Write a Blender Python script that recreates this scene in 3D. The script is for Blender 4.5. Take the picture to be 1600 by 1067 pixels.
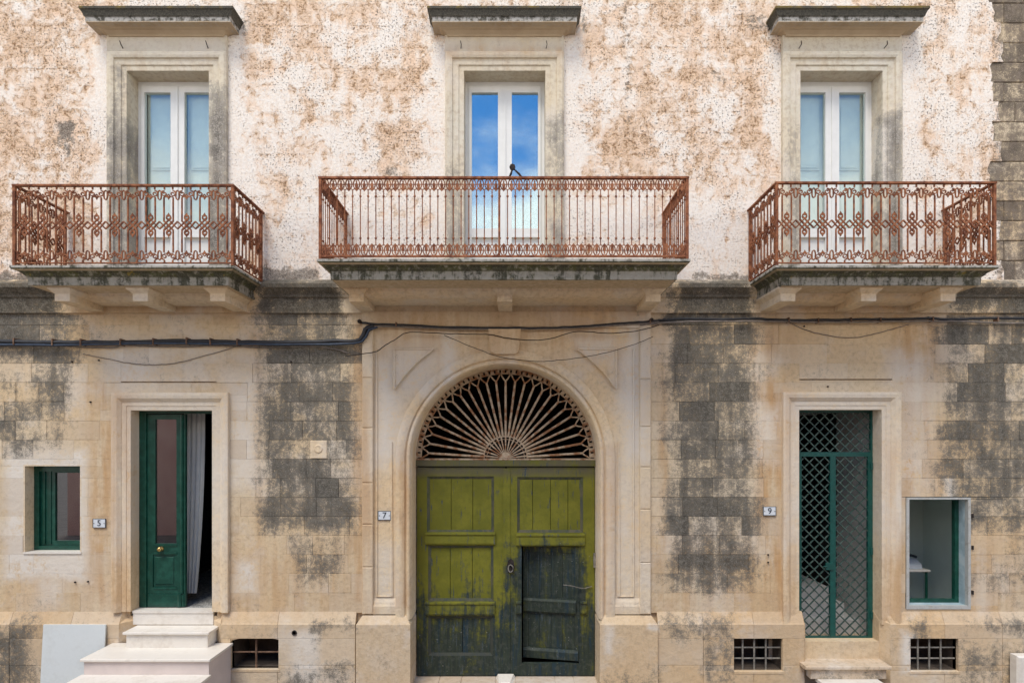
import bpy, math, random
from mathutils import Vector
random.seed(7)
R = math.radians
for o in list(bpy.data.objects): bpy.data.objects.remove(o)
scn = bpy.context.scene
COL = scn.collection

# ------------------------------------------------------------------ camera
CX, CY, F, D, CZ = 803., 690., 920., 8., 3.35      # principal point, focal (px), distance to facade, eye height
def X(px, y=0.): return (px-CX)*(D+y)/F
def Z(py, y=0.): return CZ+(CY-py)*(D+y)/F
cam = bpy.data.cameras.new('camera'); camo = bpy.data.objects.new('camera', cam); COL.objects.link(camo)
camo.location = (0, -D, CZ); camo.rotation_euler = (R(90), 0, 0)
cam.sensor_width = 36; cam.lens = F/1600*36; cam.shift_x = -3/1600; cam.shift_y = 156.5/1600
cam.clip_end = 500; cam.clip_start = .05
scn.camera = camo

# ------------------------------------------------------------------ sky, sun, exposure
SUN_EL, SUN_ROT = 60, 203                          # sun high, in front of the facade, behind thin cloud
w = bpy.data.worlds.new('World'); scn.world = w; w.use_nodes = True
nt = w.node_tree; nt.nodes.clear()
def wn(t, **k):
    n = nt.nodes.new(t)
    for a, b in k.items(): setattr(n, a, b)
    return n
sky = wn('ShaderNodeTexSky', sky_type='NISHITA', sun_disc=False, sun_elevation=R(SUN_EL), sun_rotation=R(SUN_ROT), altitude=50., air_density=1.0, dust_density=.15, ozone_density=3.0)
tc = wn('ShaderNodeTexCoord'); sp = wn('ShaderNodeSeparateXYZ'); nt.links.new(tc.outputs['Generated'], sp.inputs[0])
def wm(op, a, b=None):
    n = wn('ShaderNodeMath', operation=op)
    for i, v in enumerate((a, b)):
        if v is None: continue
        if isinstance(v, (int, float)): n.inputs[i].default_value = v
        else: nt.links.new(v, n.inputs[i])
    return n.outputs[0]
zz = wm('ADD', wm('MAXIMUM', sp.outputs[2], 0.0), .16)
cb = wn('ShaderNodeCombineXYZ'); nt.links.new(wm('DIVIDE', sp.outputs[0], zz), cb.inputs[0]); nt.links.new(wm('DIVIDE', sp.outputs[1], zz), cb.inputs[1])
cb.inputs[2].default_value = 11.62
nz = wn('ShaderNodeTexNoise'); nz.inputs['Scale'].default_value = .95; nz.inputs['Detail'].default_value = 7; nz.inputs['Roughness'].default_value = .58
nt.links.new(cb.outputs[0], nz.inputs['Vector'])
mr = wn('ShaderNodeMapRange', interpolation_type='SMOOTHSTEP'); mr.inputs[1].default_value = .48; mr.inputs[2].default_value = .68
hz = wn('ShaderNodeMapRange', interpolation_type='SMOOTHSTEP'); hz.inputs[1].default_value = .46; hz.inputs[2].default_value = .30; hz.inputs[3].default_value = 0.; hz.inputs[4].default_value = .20; nt.links.new(sp.outputs[2], hz.inputs[0])
nt.links.new(wm('ADD', nz.outputs[0], hz.outputs[0]), mr.inputs[0])
mx = wn('ShaderNodeMix', data_type='RGBA'); nt.links.new(mr.outputs[0], mx.inputs[0])
tn = wn('ShaderNodeMix', data_type='RGBA', blend_type='MULTIPLY'); tn.inputs[0].default_value = 1; nt.links.new(sky.outputs[0], tn.inputs[6]); tn.inputs[7].default_value = (.40, .78, 1.04, 1); nt.links.new(tn.outputs[2], mx.inputs[6]); mx.inputs[7].default_value = (9.8, 9.4, 8.9, 1)
bg = wn('ShaderNodeBackground'); bg.inputs[1].default_value = .092; nt.links.new(mx.outputs[2], bg.inputs[0])
wo = wn('ShaderNodeOutputWorld'); nt.links.new(bg.outputs[0], wo.inputs[0])
sl = bpy.data.lights.new('sun', 'SUN'); sl.energy = 1.65; sl.angle = R(27); sl.color = (1, .93, .83)
so = bpy.data.objects.new('sun', sl); COL.objects.link(so)
# Nishita: rotation 0 has the sun at +Y, positive rotation turns clockwise seen from above
sa = R(SUN_ROT); sd = Vector((math.sin(sa)*math.cos(R(SUN_EL)), math.cos(sa)*math.cos(R(SUN_EL)), math.sin(R(SUN_EL))))
so.rotation_euler = (-sd).to_track_quat('-Z', 'Y').to_euler(); so.location = (0, -20, 30)
vs = scn.view_settings; vs.view_transform = 'Standard'; vs.look = 'None'; vs.gamma = 1; vs.exposure = .90; vs.use_curve_mapping = False
cy_ = scn.cycles; cy_.max_bounces = 5; cy_.diffuse_bounces = 3; cy_.glossy_bounces = 3; cy_.transparent_max_bounces = 6

# ------------------------------------------------------------------ material toolkit
class NT:
    def __init__(s, name):
        s.m = bpy.data.materials.new(name); s.m.use_nodes = True; s.t = s.m.node_tree; s.t.nodes.clear()
        s.out = s.n('ShaderNodeOutputMaterial'); s.b = s.n('ShaderNodeBsdfPrincipled'); s.l(s.b.outputs[0], s.out.inputs[0])
        g = s.n('ShaderNodeNewGeometry'); s.pos = g.outputs['Position']; s.nor = g.outputs['Normal']
        oi = s.n('ShaderNodeObjectInfo'); s.rnd = oi.outputs['Random']; s.ocol = oi.outputs['Color']
        se = s.n('ShaderNodeSeparateXYZ'); s.l(s.pos, se.inputs[0]); s.x, s.y, s.z = se.outputs
    def n(s, t, **k):
        n = s.t.nodes.new(t)
        for a, b in k.items(): setattr(n, a, b)
        return n
    def l(s, a, b): s.t.links.new(a, b)
    def put(s, v, sock):
        if v is None: return
        if isinstance(v, bpy.types.NodeSocket): s.l(v, sock)
        elif isinstance(v, (tuple, list)) and len(v) == 3 and len(sock.default_value) == 4: sock.default_value = (*v, 1)
        else: sock.default_value = v
    def m2(s, op, a, b=None, clamp=False):
        n = s.n('ShaderNodeMath', operation=op, use_clamp=clamp); s.put(a, n.inputs[0]); s.put(b, n.inputs[1]); return n.outputs[0]
    def add(s, a, b): return s.m2('ADD', a, b)
    def mul(s, a, b): return s.m2('MULTIPLY', a, b)
    def mx(s, a, b): return s.m2('MAXIMUM', a, b)
    def sub(s, a, b): return s.m2('SUBTRACT', a, b)
    def v2(s, op, a, b=None):
        n = s.n('ShaderNodeVectorMath', operation=op); s.put(a, n.inputs[0])
        if b is not None: s.put(b, n.inputs[1])
        return n.outputs[0]
    def noise(s, scale, detail=4, rough=.55, vec=None, dist=0, color=False):
        n = s.n('ShaderNodeTexNoise'); s.put(s.pos if vec is None else vec, n.inputs['Vector'])
        n.inputs['Scale'].default_value = scale; n.inputs['Detail'].default_value = detail; n.inputs['Roughness'].default_value = rough; n.inputs['Distortion'].default_value = dist
        return n.outputs[1 if color else 0]
    def vor(s, scale, vec=None, feature='F1', out=0):
        n = s.n('ShaderNodeTexVoronoi', feature=feature); s.put(s.pos if vec is None else vec, n.inputs['Vector']); n.inputs['Scale'].default_value = scale
        return n.outputs[out]
    def scl(s, sx, sy, sz, vec=None): return s.v2('MULTIPLY', s.pos if vec is None else vec, (sx, sy, sz))
    def ss(s, v, a, b, lo=0., hi=1.):
        n = s.n('ShaderNodeMapRange', interpolation_type='SMOOTHSTEP'); s.put(v, n.inputs[0])
        n.inputs[1].default_value = a; n.inputs[2].default_value = b; n.inputs[3].default_value = lo; n.inputs[4].default_value = hi
        return n.outputs[0]
    def mix(s, f, a, b, mode='MIX'):
        n = s.n('ShaderNodeMix', data_type='RGBA', blend_type=mode); s.put(f, n.inputs[0]); s.put(a, n.inputs[6]); s.put(b, n.inputs[7]); return n.outputs[2]
    def warp(s, amt, scale=1.6):
        c = s.noise(scale, 3, .6, color=True)
        return s.v2('ADD', s.pos, s.v2('MULTIPLY', s.v2('SUBTRACT', c, (.5, .5, .5)), (amt, amt, amt)))
    def boxes(s, vec, lst):
        """soft rectangles (photo pixel bounds on the facade plane): (x0,x1,y0,y1,soft_px,strength)"""
        acc = None
        for (x0, x1, y0, y1, sf, st) in lst:
            c = ((X(x0)+X(x1))/2, 0, (Z(y0)+Z(y1))/2); h = ((X(x1)-X(x0))/2, 1e3, (Z(y0)-Z(y1))/2)
            if acc is not None:                        # chained so that few values are alive at once
                n = s.n('ShaderNodeVectorMath', operation='MULTIPLY_ADD'); s.put(acc, n.inputs[0]); n.inputs[1].default_value = (1e-7, 1e-7, 1e-7); s.l(vec, n.inputs[2]); vv = n.outputs[0]
            else: vv = vec
            q = s.v2('SUBTRACT', s.v2('ABSOLUTE', s.v2('SUBTRACT', vv, c)), h)
            se = s.n('ShaderNodeSeparateXYZ'); s.l(q, se.inputs[0])
            k = sf*1.5/115.
            v = s.ss(s.mx(se.outputs[0], se.outputs[2]), k, -k, 0, st)
            acc = v if acc is None else s.mx(acc, v)
        return acc
    def bump(s, h, strength=.4, dist=.01, prev=None):
        n = s.n('ShaderNodeBump'); n.inputs['Strength'].default_value = strength; n.inputs['Distance'].default_value = dist
        s.put(h, n.inputs['Height'])
        if prev is not None: s.l(prev, n.inputs['Normal'])
        return n.outputs[0]
    def done(s, col, rough=.9, nor=None, metal=None, spec=None):
        s.put(col, s.b.inputs['Base Color']); s.put(rough, s.b.inputs['Roughness'])
        if nor is not None: s.l(nor, s.b.inputs['Normal'])
        if metal is not None: s.put(metal, s.b.inputs['Metallic'])
        if spec is not None: s.put(spec, s.b.inputs['Specular IOR Level'])
        return s.m

def limestone(name, dark=(), pale=(), ochre=(), lichen=(.056, .052, .043), base=(.67, .545, .365), moss=0., blocks=False, under_clean=False, streak=.8, bias=0., pit=.5):
    t = NT(name)
    wv = t.warp(.22)
    big, mid, fine, grit = t.noise(.55, 2), t.noise(3.2, 4, .6), t.noise(17, 4, .68), t.noise(70, 3, .7)
    stv = t.noise(1, 4, .6, t.scl(7, 7, .7))
    col = t.mix(t.ss(big, .35, .7), base, tuple(c*k for c, k in zip(base, (1.03, .93, .80))))
    col = t.mix(t.mul(t.ss(mid, .45, .75), .45), col, (.66, .58, .47))
    col = t.mix(t.mul(t.ss(stv, .5, .75), .4), col, (.55, .39, .225))
    col = t.mix(t.mul(t.ss(fine, .44, .66), .38), col, (.40, .29, .175)); col = t.mix(t.mul(t.ss(grit, .5, .7), .22), col, (.72, .66, .55)); col = t.mix(t.mul(t.ss(t.noise(1.1, 5, .7, t.v2('ADD', t.pos, (7, 2, 4))), .50, .64), .55), col, (.70, .635, .545))
    if ochre: col = t.mix(t.mul(t.boxes(wv, ochre), t.ss(t.add(stv, t.mul(mid, .4)), .45, .85)), col, (.53, .325, .155))
    if pale:
        pm = t.boxes(t.warp(.16, 5), pale)
        col = t.mix(t.mul(pm, t.ss(t.add(mid, fine), .70, 1.02)), col, (.74, .68, .585))
    if blocks:
        oc = t.n('ShaderNodeSeparateColor'); t.l(t.ocol, oc.inputs[0])
        col = t.mix(t.mul(oc.outputs[1], .5), col, (.70, .61, .48)); col = t.mix(t.mul(oc.outputs[2], .5), col, (.47, .335, .20))
    if dark or bias:
        reg = t.boxes(wv, dark) if dark else 0.
        v = t.add(reg, bias)
        v = t.add(v, t.mul(t.sub(mid, .5), 1.35)); v = t.add(v, t.mul(t.sub(fine, .5), 1.5)); v = t.add(v, t.mul(t.sub(stv, .5), streak*1.15)); v = t.add(v, t.mul(t.sub(grit, .5), 1.7))
        if blocks: v = t.add(v, t.mul(t.sub(oc.outputs[0], .5), .45))
        if under_clean:
            nz_ = t.n('ShaderNodeSeparateXYZ'); t.l(t.nor, nz_.inputs[0])
            v = t.sub(v, t.ss(nz_.outputs[2], -.35, -.75, 0, .9))
        v = t.mul(t.ss(v, .29, 1.12), .96)
        lc = t.mix(t.ss(t.add(grit, t.mul(t.sub(fine, .5), .8)), .38, .68), lichen, tuple(c*3.4 for c in lichen))
        if moss: lc = t.mix(t.mul(t.ss(mid, .4, .62), moss), lc, (.085, .085, .022))
        col = t.mix(v, col, lc)
    pits = t.ss(t.noise(42, 3, .6), .30, .2)
    col = t.mix(t.mul(pits, pit), col, (.12, .085, .05))
    h = t.add(t.add(t.mul(fine, .6), t.mul(grit, .35)), t.mul(pits, -.5)); h = t.add(h, t.mul(mid, .5))
    return t.done(col, .92, t.bump(t.noise(9, 4, .6), .35, .03, t.bump(h, .6, .013)), spec=.25)

def flat(name, col, rough=.5, var=.12, scale=9, metal=None, spec=None, bump=0., dirt=None):
    t = NT(name); n1 = t.noise(scale, 5, .6); n2 = t.noise(scale*7, 3, .6)
    c = t.mix(t.ss(n1, .3, .75), tuple(k*(1-var) for k in col), tuple(min(1, k*(1+var)) for k in col))
    if dirt: c = t.mix(t.mul(t.ss(t.add(n1, t.mul(n2, .35)), .62, .9), dirt[1]), c, dirt[0])
    return t.done(c, rough, t.bump(n2, bump, .004) if bump else None, metal, spec)

DK = [(402, 562, 425, 838, 20, 1.0), (462, 540, 832, 925, 16, .78), (1036, 1186, 470, 905, 20, 1.03), (1045, 1182, 890, 925, 14, .8),
      (-120, 122, 425, 575, 22, .92), (-120, 118, 570, 722, 24, .74), (60, 118, 520, 650, 16, .85), (1468, 1720, 480, 832, 22, .95), (1500, 1700, 860, 925, 22, .62), (1520, 1720, 440, 480, 14, 1.0), (1416, 1560, 430, 500, 25, .62)]
PALE = [(8, 135, 702, 905, 8, .95), (170, 245, 535, 605, 22, .8), (352, 402, 590, 760, 18, .75), (370, 400, 880, 925, 10, .9), (500, 520, 690, 710, 6, .6), (1400, 1455, 590, 760, 20, .6), (1390, 1445, 560, 600, 14, .7), (1475, 1492, 745, 780, 5, .9), (60, 100, 900, 945, 12, .6), (1180, 1215, 640, 720, 12, .7)]
OCH = [(140, 178, 600, 950, 16, 1.), (550, 568, 500, 940, 8, .9), (1180, 1228, 590, 920, 14, 1.), (1400, 1470, 500, 780, 20, .9), (1030, 1040, 500, 940, 6, .8), (395, 410, 520, 900, 10, .5), (20, 560, 860, 960, 30, .6), (1030, 1600, 830, 960, 30, .6), (1170, 1240, 505, 560, 14, 1)]
M_wall = limestone('ashlar_limestone', DK, PALE, OCH, blocks=True, bias=.0)
PD = [(-100, 60, 975, 1090, 18, .95), (1028, 1150, 955, 1000, 12, .85), (480, 560, 962, 990, 10, .85), (500, 560, 1030, 1085, 18, .75), (940, 1030, 1040, 1090, 16, .7), (435, 500, 1040, 1090, 16, .6), (1420, 1445, 965, 1010, 8, .95), (1500, 1640, 960, 985, 12, .8), (1100, 1150, 985, 1070, 12, .7), (1480, 1640, 1000, 1090, 20, .55), (360, 440, 975, 1000, 8, .55)]
PP = [(462, 500, 985, 1067, 8, 1.0), (945, 955, 975, 1015, 5, .9), (1405, 1425, 985, 1050, 6, 1.0), (1010, 1028, 972, 980, 3, .9)]
M_plinth = limestone('plinth_limestone', PD, PP, OCH, blocks=True, base=(.64, .50, .325), pit=.8)
POD = [(1016, 1040, 495, 560, 10, .5)]
POP = [(585, 625, 560, 720, 22, .95), (600, 680, 540, 620, 18, .7), (975, 1012, 500, 720, 14, 1.), (690, 712, 520, 600, 8, .9), (900, 960, 530, 560, 12, .8), (935, 1000, 690, 960, 30, .5), (585, 620, 850, 945, 14, .6)]
POO = [(550, 585, 580, 960, 10, 1.), (618, 640, 700, 950, 8, .9), (940, 965, 700, 960, 8, .9), (590, 1000, 480, 560, 24, .6)]
M_portal = limestone('portal_limestone', POD, POP, POO, base=(.76, .625, .42), pit=.3, blocks=True)
M_trim = limestone('door_surround_stone', (), [(178, 400, 600, 850, 30, .5), (1220, 1400, 600, 850, 30, .6)], [(160, 215, 600, 950, 20, .8), (1220, 1240, 600, 960, 12, .7), (1380, 1420, 700, 980, 20, .8)], base=(.74, .62, .445), pit=.25)
M_str = limestone('string_course_stone', [(-150, 100, 430, 500, 16, 1.25), (400, 540, 430, 500, 14, 1.25), (1048, 1175, 430, 500, 14, 1.2), (1480, 1760, 430, 500, 25, 1.15)], (), [(100, 400, 440, 500, 20, .5)], lichen=(.05, .045, .035), pit=.7)
M_win = limestone('window_surround_stone', [(160, 212, 180, 470, 20, 1.0), (318, 365, 130, 470, 14, 1.05), (690, 728, 250, 470, 30, .9), (848, 890, 180, 470, 26, .95), (1226, 1252, 200, 470, 20, .9), (1375, 1412, 180, 470, 16, 1.0), (180, 196, 110, 240, 10, .8)],
                  [(1355, 1392, 192, 292, 6, 1.), (190, 340, 50, 90, 20, .6), (700, 870, 55, 90, 20, .5)], [(690, 880, 78, 92, 6, .7)], lichen=(.12, .11, .095), base=(.68, .63, .51), pit=.2)
M_pier = limestone('quoin_stone', (), (), (), lichen=(.065, .052, .040), bias=.92, pit=.9, blocks=True)

def slab_mat(name, tint, moss):
    t = NT(name); nz_ = t.n('ShaderNodeSeparateXYZ'); t.l(t.nor, nz_.inputs[0])
    mid, fine, grit, stv = t.noise(4, 5, .6), t.noise(20, 6, .65), t.noise(75, 4, .7), t.noise(1, 4, .65, t.scl(9, 9, .8))
    base = t.mix(t.ss(fine, .35, .7), (.60, .47, .31), (.46, .35, .22))
    peel = t.ss(t.noise(6, 5, .65, dist=.8), .56, .62)
    base = t.mix(t.mul(peel, .35), base, (.66, .57, .45))
    dark = t.mix(t.ss(grit, .35, .65), tint, tuple(c*2.2 for c in tint))
    dark = t.mix(t.mul(t.ss(stv, .42, .62), moss), dark, (.105, .105, .04))
    dark = t.mix(t.mul(t.ss(t.add(fine, t.mul(stv, .6)), .80, 1.08), .85), dark, (.42, .39, .32))
    dark = t.mix(t.mul(t.ss(t.noise(9, 4, .6), .66, .72), .6), dark, (.33, .24, .05))
    dark = t.mix(t.mul(t.mul(t.ss(t.z, 5.355, 5.375, 1, 0), t.ss(t.add(stv, t.mul(fine, .7)), .72, .92)), .8), dark, (.40, .37, .31))
    dark = t.mix(t.mul(t.ss(t.z, 5.445, 5.452), t.ss(t.add(stv, fine), .80, 1.05)), dark, (.42, .40, .35))
    v = t.add(t.ss(nz_.outputs[2], -.93, -.99, 1, 0), t.mul(t.sub(mid, .5), .25))
    col = t.mix(t.ss(v, .3, .6), base, dark)
    return t.done(col, .95, t.bump(t.add(t.add(fine, t.mul(grit, .5)), t.mul(peel, -.25)), .5, .014), spec=.2)
M_slab = slab_mat('balcony_slab_stone', (.052, .05, .034), .75)
def cornice_mat(name, yellow):
    t = NT(name); mid, fine, grit, stv = t.noise(4, 5, .6), t.noise(22, 6, .65), t.noise(80, 4, .7), t.noise(1, 4, .65, t.scl(8, 8, .9))
    base = t.mix(t.ss(mid, .35, .7), (.58, .46, .31), (.50, .38, .25))
    dark = t.mix(t.ss(grit, .35, .65), (.05, .048, .04), (.13, .12, .095))
    band = t.mix(t.ss(t.add(fine, t.mul(stv, .5)), .62, .85), dark, (.45, .43, .39))
    zt, zb, zs = Z(10, -.27), Z(27, -.25), Z(36.5, -.22)
    c = t.mix(t.ss(t.z, zb-.008, zb+.012), band, dark)
    c = t.mix(t.mul(t.ss(t.z, zt-.07, zt-.005), t.ss(t.add(mid, t.mul(fine, .4)), .55+.2*(1-yellow), .85)), c, (.24, .165, .025))
    c = t.mix(t.ss(t.add(t.z, t.mul(t.sub(fine, .5), .03)), zs+.012, zs-.012), c, base)
    return t.done(c, .95, t.bump(t.add(fine, t.mul(grit, .5)), .5, .012), spec=.2)
M_corn = cornice_mat('cornice_weathered', .35); M_corny = cornice_mat('cornice_lichen', .95)

def stucco():
    t = NT('peeling_stucco')
    wv = t.warp(.5, 1.3)
    A, B, C, G = t.add(t.mul(t.noise(2.1, 5, .70, dist=.3), .72), t.mul(t.noise(1, 4, .65, t.scl(6, 6, 1.0)), .28)), t.noise(8.5, 5, .74, dist=.5), t.noise(26, 4, .72), t.noise(80, 3, .7)
    br = t.n('ShaderNodeTexBrick'); br.offset = .5
    sw_ = t.n('ShaderNodeSeparateXYZ'); t.l(t.warp(.07, 6), sw_.inputs[0]); cbx = t.n('ShaderNodeCombineXYZ'); t.l(sw_.outputs[0], cbx.inputs[0]); t.l(sw_.outputs[2], cbx.inputs[1]); t.l(cbx.outputs[0], br.inputs[0])
    for k_, v_ in (('Scale', 1.), ('Brick Width', .62), ('Row Height', .29), ('Mortar Size', .022), ('Mortar Smooth', 1.), ('Color1', (0, 0, 0, 1)), ('Color2', (0, 0, 0, 1)), ('Mortar', (1, 1, 1, 1))): br.inputs[k_].default_value = v_
    jn = t.mul(br.outputs['Fac'], 1.)
    reg = t.boxes(wv, [(-150, 150, -40, 420, 60, .055), (1005, 1100, 70, 280, 45, .05), (920, 1020, 190, 280, 40, .085), (390, 480, 0, 70, 40, .09), (1150, 1215, 20, 290, 35, .07), (600, 680, 60, 250, 40, .05), (930, 1120, 0, 60, 40, .05)])
    w8 = t.boxes(t.warp(.14, 4), [(350, 378, 50, 470, 18, .13), (148, 172, 70, 470, 12, .12), (876, 906, 60, 470, 18, .13), (676, 702, 70, 470, 16, .10), (1402, 1430, 60, 470, 18, .12), (1205, 1232, 90, 470, 16, .10), (490, 700, 290, 460, 60, .05), (900, 1200, 300, 460, 60, .05)])
    rg = t.sub(reg, w8)
    A2 = t.add(t.add(t.mul(A, .75), t.mul(B, .25)), rg); B2 = t.add(t.add(t.mul(A, .42), t.mul(B, .58)), t.add(t.mul(rg, .8), t.mul(jn, .028)))
    white = t.mix(t.ss(C, .35, .65), (.86, .765, .655), (.92, .865, .785))
    pink = t.mix(t.ss(B, .35, .65), (.83, .60, .425), (.87, .71, .555))
    col = t.mix(t.ss(A2, .445, .57), white, pink)
    ora = t.mul(t.ss(B2, .518, .59), t.ss(t.add(C, t.mul(t.sub(B2, .5), 1.8)), .42, .58))
    col = t.mix(t.mul(ora, .75), col, t.mix(t.ss(G, .4, .6), (.68, .41, .225), (.87, .66, .46)))
    crust = t.mul(t.ss(B2, .55, .615), t.ss(t.add(C, t.mul(G, .35)), .635, .73))
    col = t.mix(t.mul(crust, .85), col, t.mix(t.ss(G, .4, .6), (.13, .07, .03), (.36, .195, .09)))
    fld = t.add(t.mul(t.ss(t.noise(1.9, 4, .7, t.v2('ADD', t.pos, (9, 3, 5))), .40, .60), .9), .15)
    s_ = t.m2('MAXIMUM', t.sub(1.0, t.mul(w8, 4.)), .12)
    sp1 = t.mul(t.ss(t.add(t.noise(38, 4, .68, t.v2('ADD', t.pos, (3, 1, 7))), t.mul(jn, .02)), .565, .62), t.mul(fld, s_))
    sp0 = t.mul(t.ss(t.noise(13, 4, .72, t.v2('ADD', t.pos, (5, 5, 1))), .615, .67), t.mul(t.mul(fld, s_), t.ss(C, .4, .55)))
    col = t.mix(t.mul(sp0, .95), col, t.mix(t.ss(G, .4, .6), (.085, .065, .05), (.20, .135, .085)))
    sp2 = t.mul(t.ss(G, .60, .66), t.mul(s_, .65))
    col = t.mix(t.mul(sp1, .85), col, t.mix(t.ss(B, .4, .6), (.10, .085, .075), (.22, .15, .10)))
    col = t.mix(sp2, col, (.30, .22, .16))
    g = t.boxes(t.warp(.26, 5), [(86, 120, 190, 226, 10, 1.), (97, 110, 222, 245, 7, .9), (970, 988, -20, 195, 8, .62), (1112, 1136, 112, 132, 10, .75), (595, 625, 258, 280, 10, .75), (370, 395, 10, 60, 12, .7), (1410, 1490, 20, 52, 22, .62), (905, 920, 15, 55, 9, .75), (1160, 1205, 20, 52, 10, .65),
                                 (-150, 80, 424, 450, 12, .95), (402, 500, 416, 445, 11, 1.), (1080, 1172, 424, 445, 11, .9), (1215, 1235, 60, 440, 7, .42), (64, 90, 55, 85, 10, .5), (1550, 1575, -100, 440, 12, .7)])
    gm = t.ss(t.add(t.add(g, t.mul(t.sub(C, .5), 1.3)), t.mul(t.sub(B, .5), 1.0)), .50, .82)
    col = t.mix(t.mul(gm, .9), col, t.mix(t.ss(t.add(G, t.mul(t.sub(C, .5), .6)), .42, .6), (.11, .095, .08), (.44, .38, .31)))
    h = t.add(t.mul(t.ss(A2, .46, .60), -.5), t.add(t.mul(C, .9), t.mul(sp1, -.8))); h = t.add(h, t.add(t.mul(ora, -.5), t.mul(gm, -.5))); h = t.add(h, t.mul(crust, -.4))
    return t.done(col, .95, t.bump(h, .75, .014), spec=.12)
M_stucco = stucco()

def rust(name, c1=(.14, .05, .028), c2=(.36, .145, .068), rough=.85, extra=None):
    t = NT(name); n1, n2 = t.noise(14, 5, .65), t.noise(90, 3, .6)
    c = t.mix(t.ss(n1, .35, .65), c1, c2); c = t.mix(t.mul(t.ss(n2, .55, .7), .5), c, (.055, .022, .014))
    if extra: c = t.mix(t.mul(t.ss(t.noise(11, 5, .6, t.v2('ADD', t.pos, (4, 4, 4))), .46, .6), extra[1]), c, extra[0])
    return t.done(c, rough, t.bump(n2, .4, .003), spec=.2)
M_rust = rust('rusted_railing_iron'); M_rustc = rust('red_oxide_iron', (.16, .055, .03), (.38, .155, .075))
M_fan = rust('flaking_painted_iron', (.58, .46, .32), (.44, .33, .21), .7, ((.30, .13, .055), .9))
M_bar = rust('grey_iron_bars', (.16, .15, .13), (.28, .26, .22)); M_barr = rust('rust_brown_bars', (.12, .07, .045), (.24, .15, .10))
M_black = rust('blackened_iron', (.02, .018, .017), (.05, .04, .036))
M_white = flat('white_window_frame', (.80, .80, .76), .35, .03)
M_shut = flat('cream_inner_shutter', (.84, .85, .78), .5, .04)
M_green = flat('dark_green_gloss_paint', (.005, .06, .04), .28, .2, 12, dirt=((.02, .10, .07), .5))
M_grille = flat('green_grille_paint', (.006, .075, .062), .38, .2, 20)
M_lat = flat('weathered_green_bars', (.03, .075, .062), .5, .35, 30, dirt=((.15, .16, .13), .6))
M_marble = flat('white_marble', (.80, .75, .66), .4, .06, 3, dirt=((.62, .56, .47), .7), bump=.12)
M_step = limestone('worn_step_stone', [(1250, 1400, 1030, 1075, 12, .5)], (), (), base=(.60, .49, .36), pit=.6)
M_oldm = flat('aged_grey_marble', (.50, .51, .48), .55, .18, 7, dirt=((.26, .23, .18), .7), bump=.3); M_bluem = flat('blue_grey_painted_reveal', (.38, .50, .54), .6, .2, 6, dirt=((.6, .62, .6), .6))
M_board = flat('white_laminate', (.68, .72, .70), .35, .03, 3, dirt=((.55, .57, .54), .5))
M_brass = flat('brass', (.62, .42, .16), .28, .1, 20, 1.)
M_rubber = flat('black_cable_sheath', (.018, .019, .022), .55, .3, 20); M_blue = flat('blue_grey_cable_sheath', (.03, .05, .085), .5, .3, 20)
M_grey = flat('grey_cable_sheath', (.20, .17, .145), .6, .3, 20); M_enam = flat('white_enamel', (.70, .74, .76), .25, .04, 20); M_ink = flat('dark_digit_paint', (.03, .04, .055), .5, .1)
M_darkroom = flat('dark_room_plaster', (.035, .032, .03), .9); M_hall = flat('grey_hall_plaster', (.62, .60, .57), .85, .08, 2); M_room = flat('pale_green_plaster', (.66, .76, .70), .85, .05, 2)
M_terr = (lambda t: t.done(t.mix(t.ss(t.vor(60, out=1), .2, .8), (.16, .16, .15), (.55, .54, .50)), .4))(NT('terrazzo'))
M_curt = flat('sheer_white_curtain', (.66, .69, .68), .9, .05, 6)
M_dirt = flat('rough_cellar_stone', (.10, .075, .055), .95, .3, 6, bump=.5)
M_slabpav = limestone('threshold_paving', (), (), (), base=(.55, .46, .37), pit=.5)
M_street = (lambda t: t.done(t.mix(t.ss(t.noise(2, 6), .3, .7), (.17, .15, .125), (.25, .22, .19)), .85, t.bump(t.noise(40, 4), .4, .01)))(NT('street_stone'))
M_pink = (lambda t: t.done(t.mix(t.ss(t.noise(1.2, 6), .3, .7), (.50, .30, .27), (.58, .39, .34)), .9))(NT('pink_stucco'))
def glass(name, refl, tint=(1, 1, 1), gtint=(1, 1, 1)):
    t = NT(name); tr = t.n('ShaderNodeBsdfTransparent'); tr.inputs[0].default_value = (*tint, 1)
    gl = t.n('ShaderNodeBsdfGlossy'); gl.inputs['Roughness'].default_value = .004; gl.inputs[0].default_value = (*gtint, 1)
    lw = t.n('ShaderNodeLayerWeight'); lw.inputs[0].default_value = .25
    mxs = t.n('ShaderNodeMixShader'); t.put(t.add(t.mul(lw.outputs['Fresnel'], .5), refl), mxs.inputs[0])
    t.l(tr.outputs[0], mxs.inputs[1]); t.l(gl.outputs[0], mxs.inputs[2]); t.l(mxs.outputs[0], t.out.inputs[0]); t.t.nodes.remove(t.b); return t.m
M_glass = glass('coated_window_glass', .46, (.86, .98, .98), (.80, .95, 1.)); M_glasss = glass('plain_window_glass', .10, (.95, 1., .99), (.95, .98, 1.)); M_glassd = glass('door_glass', .22, (.55, .55, .55))

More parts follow.
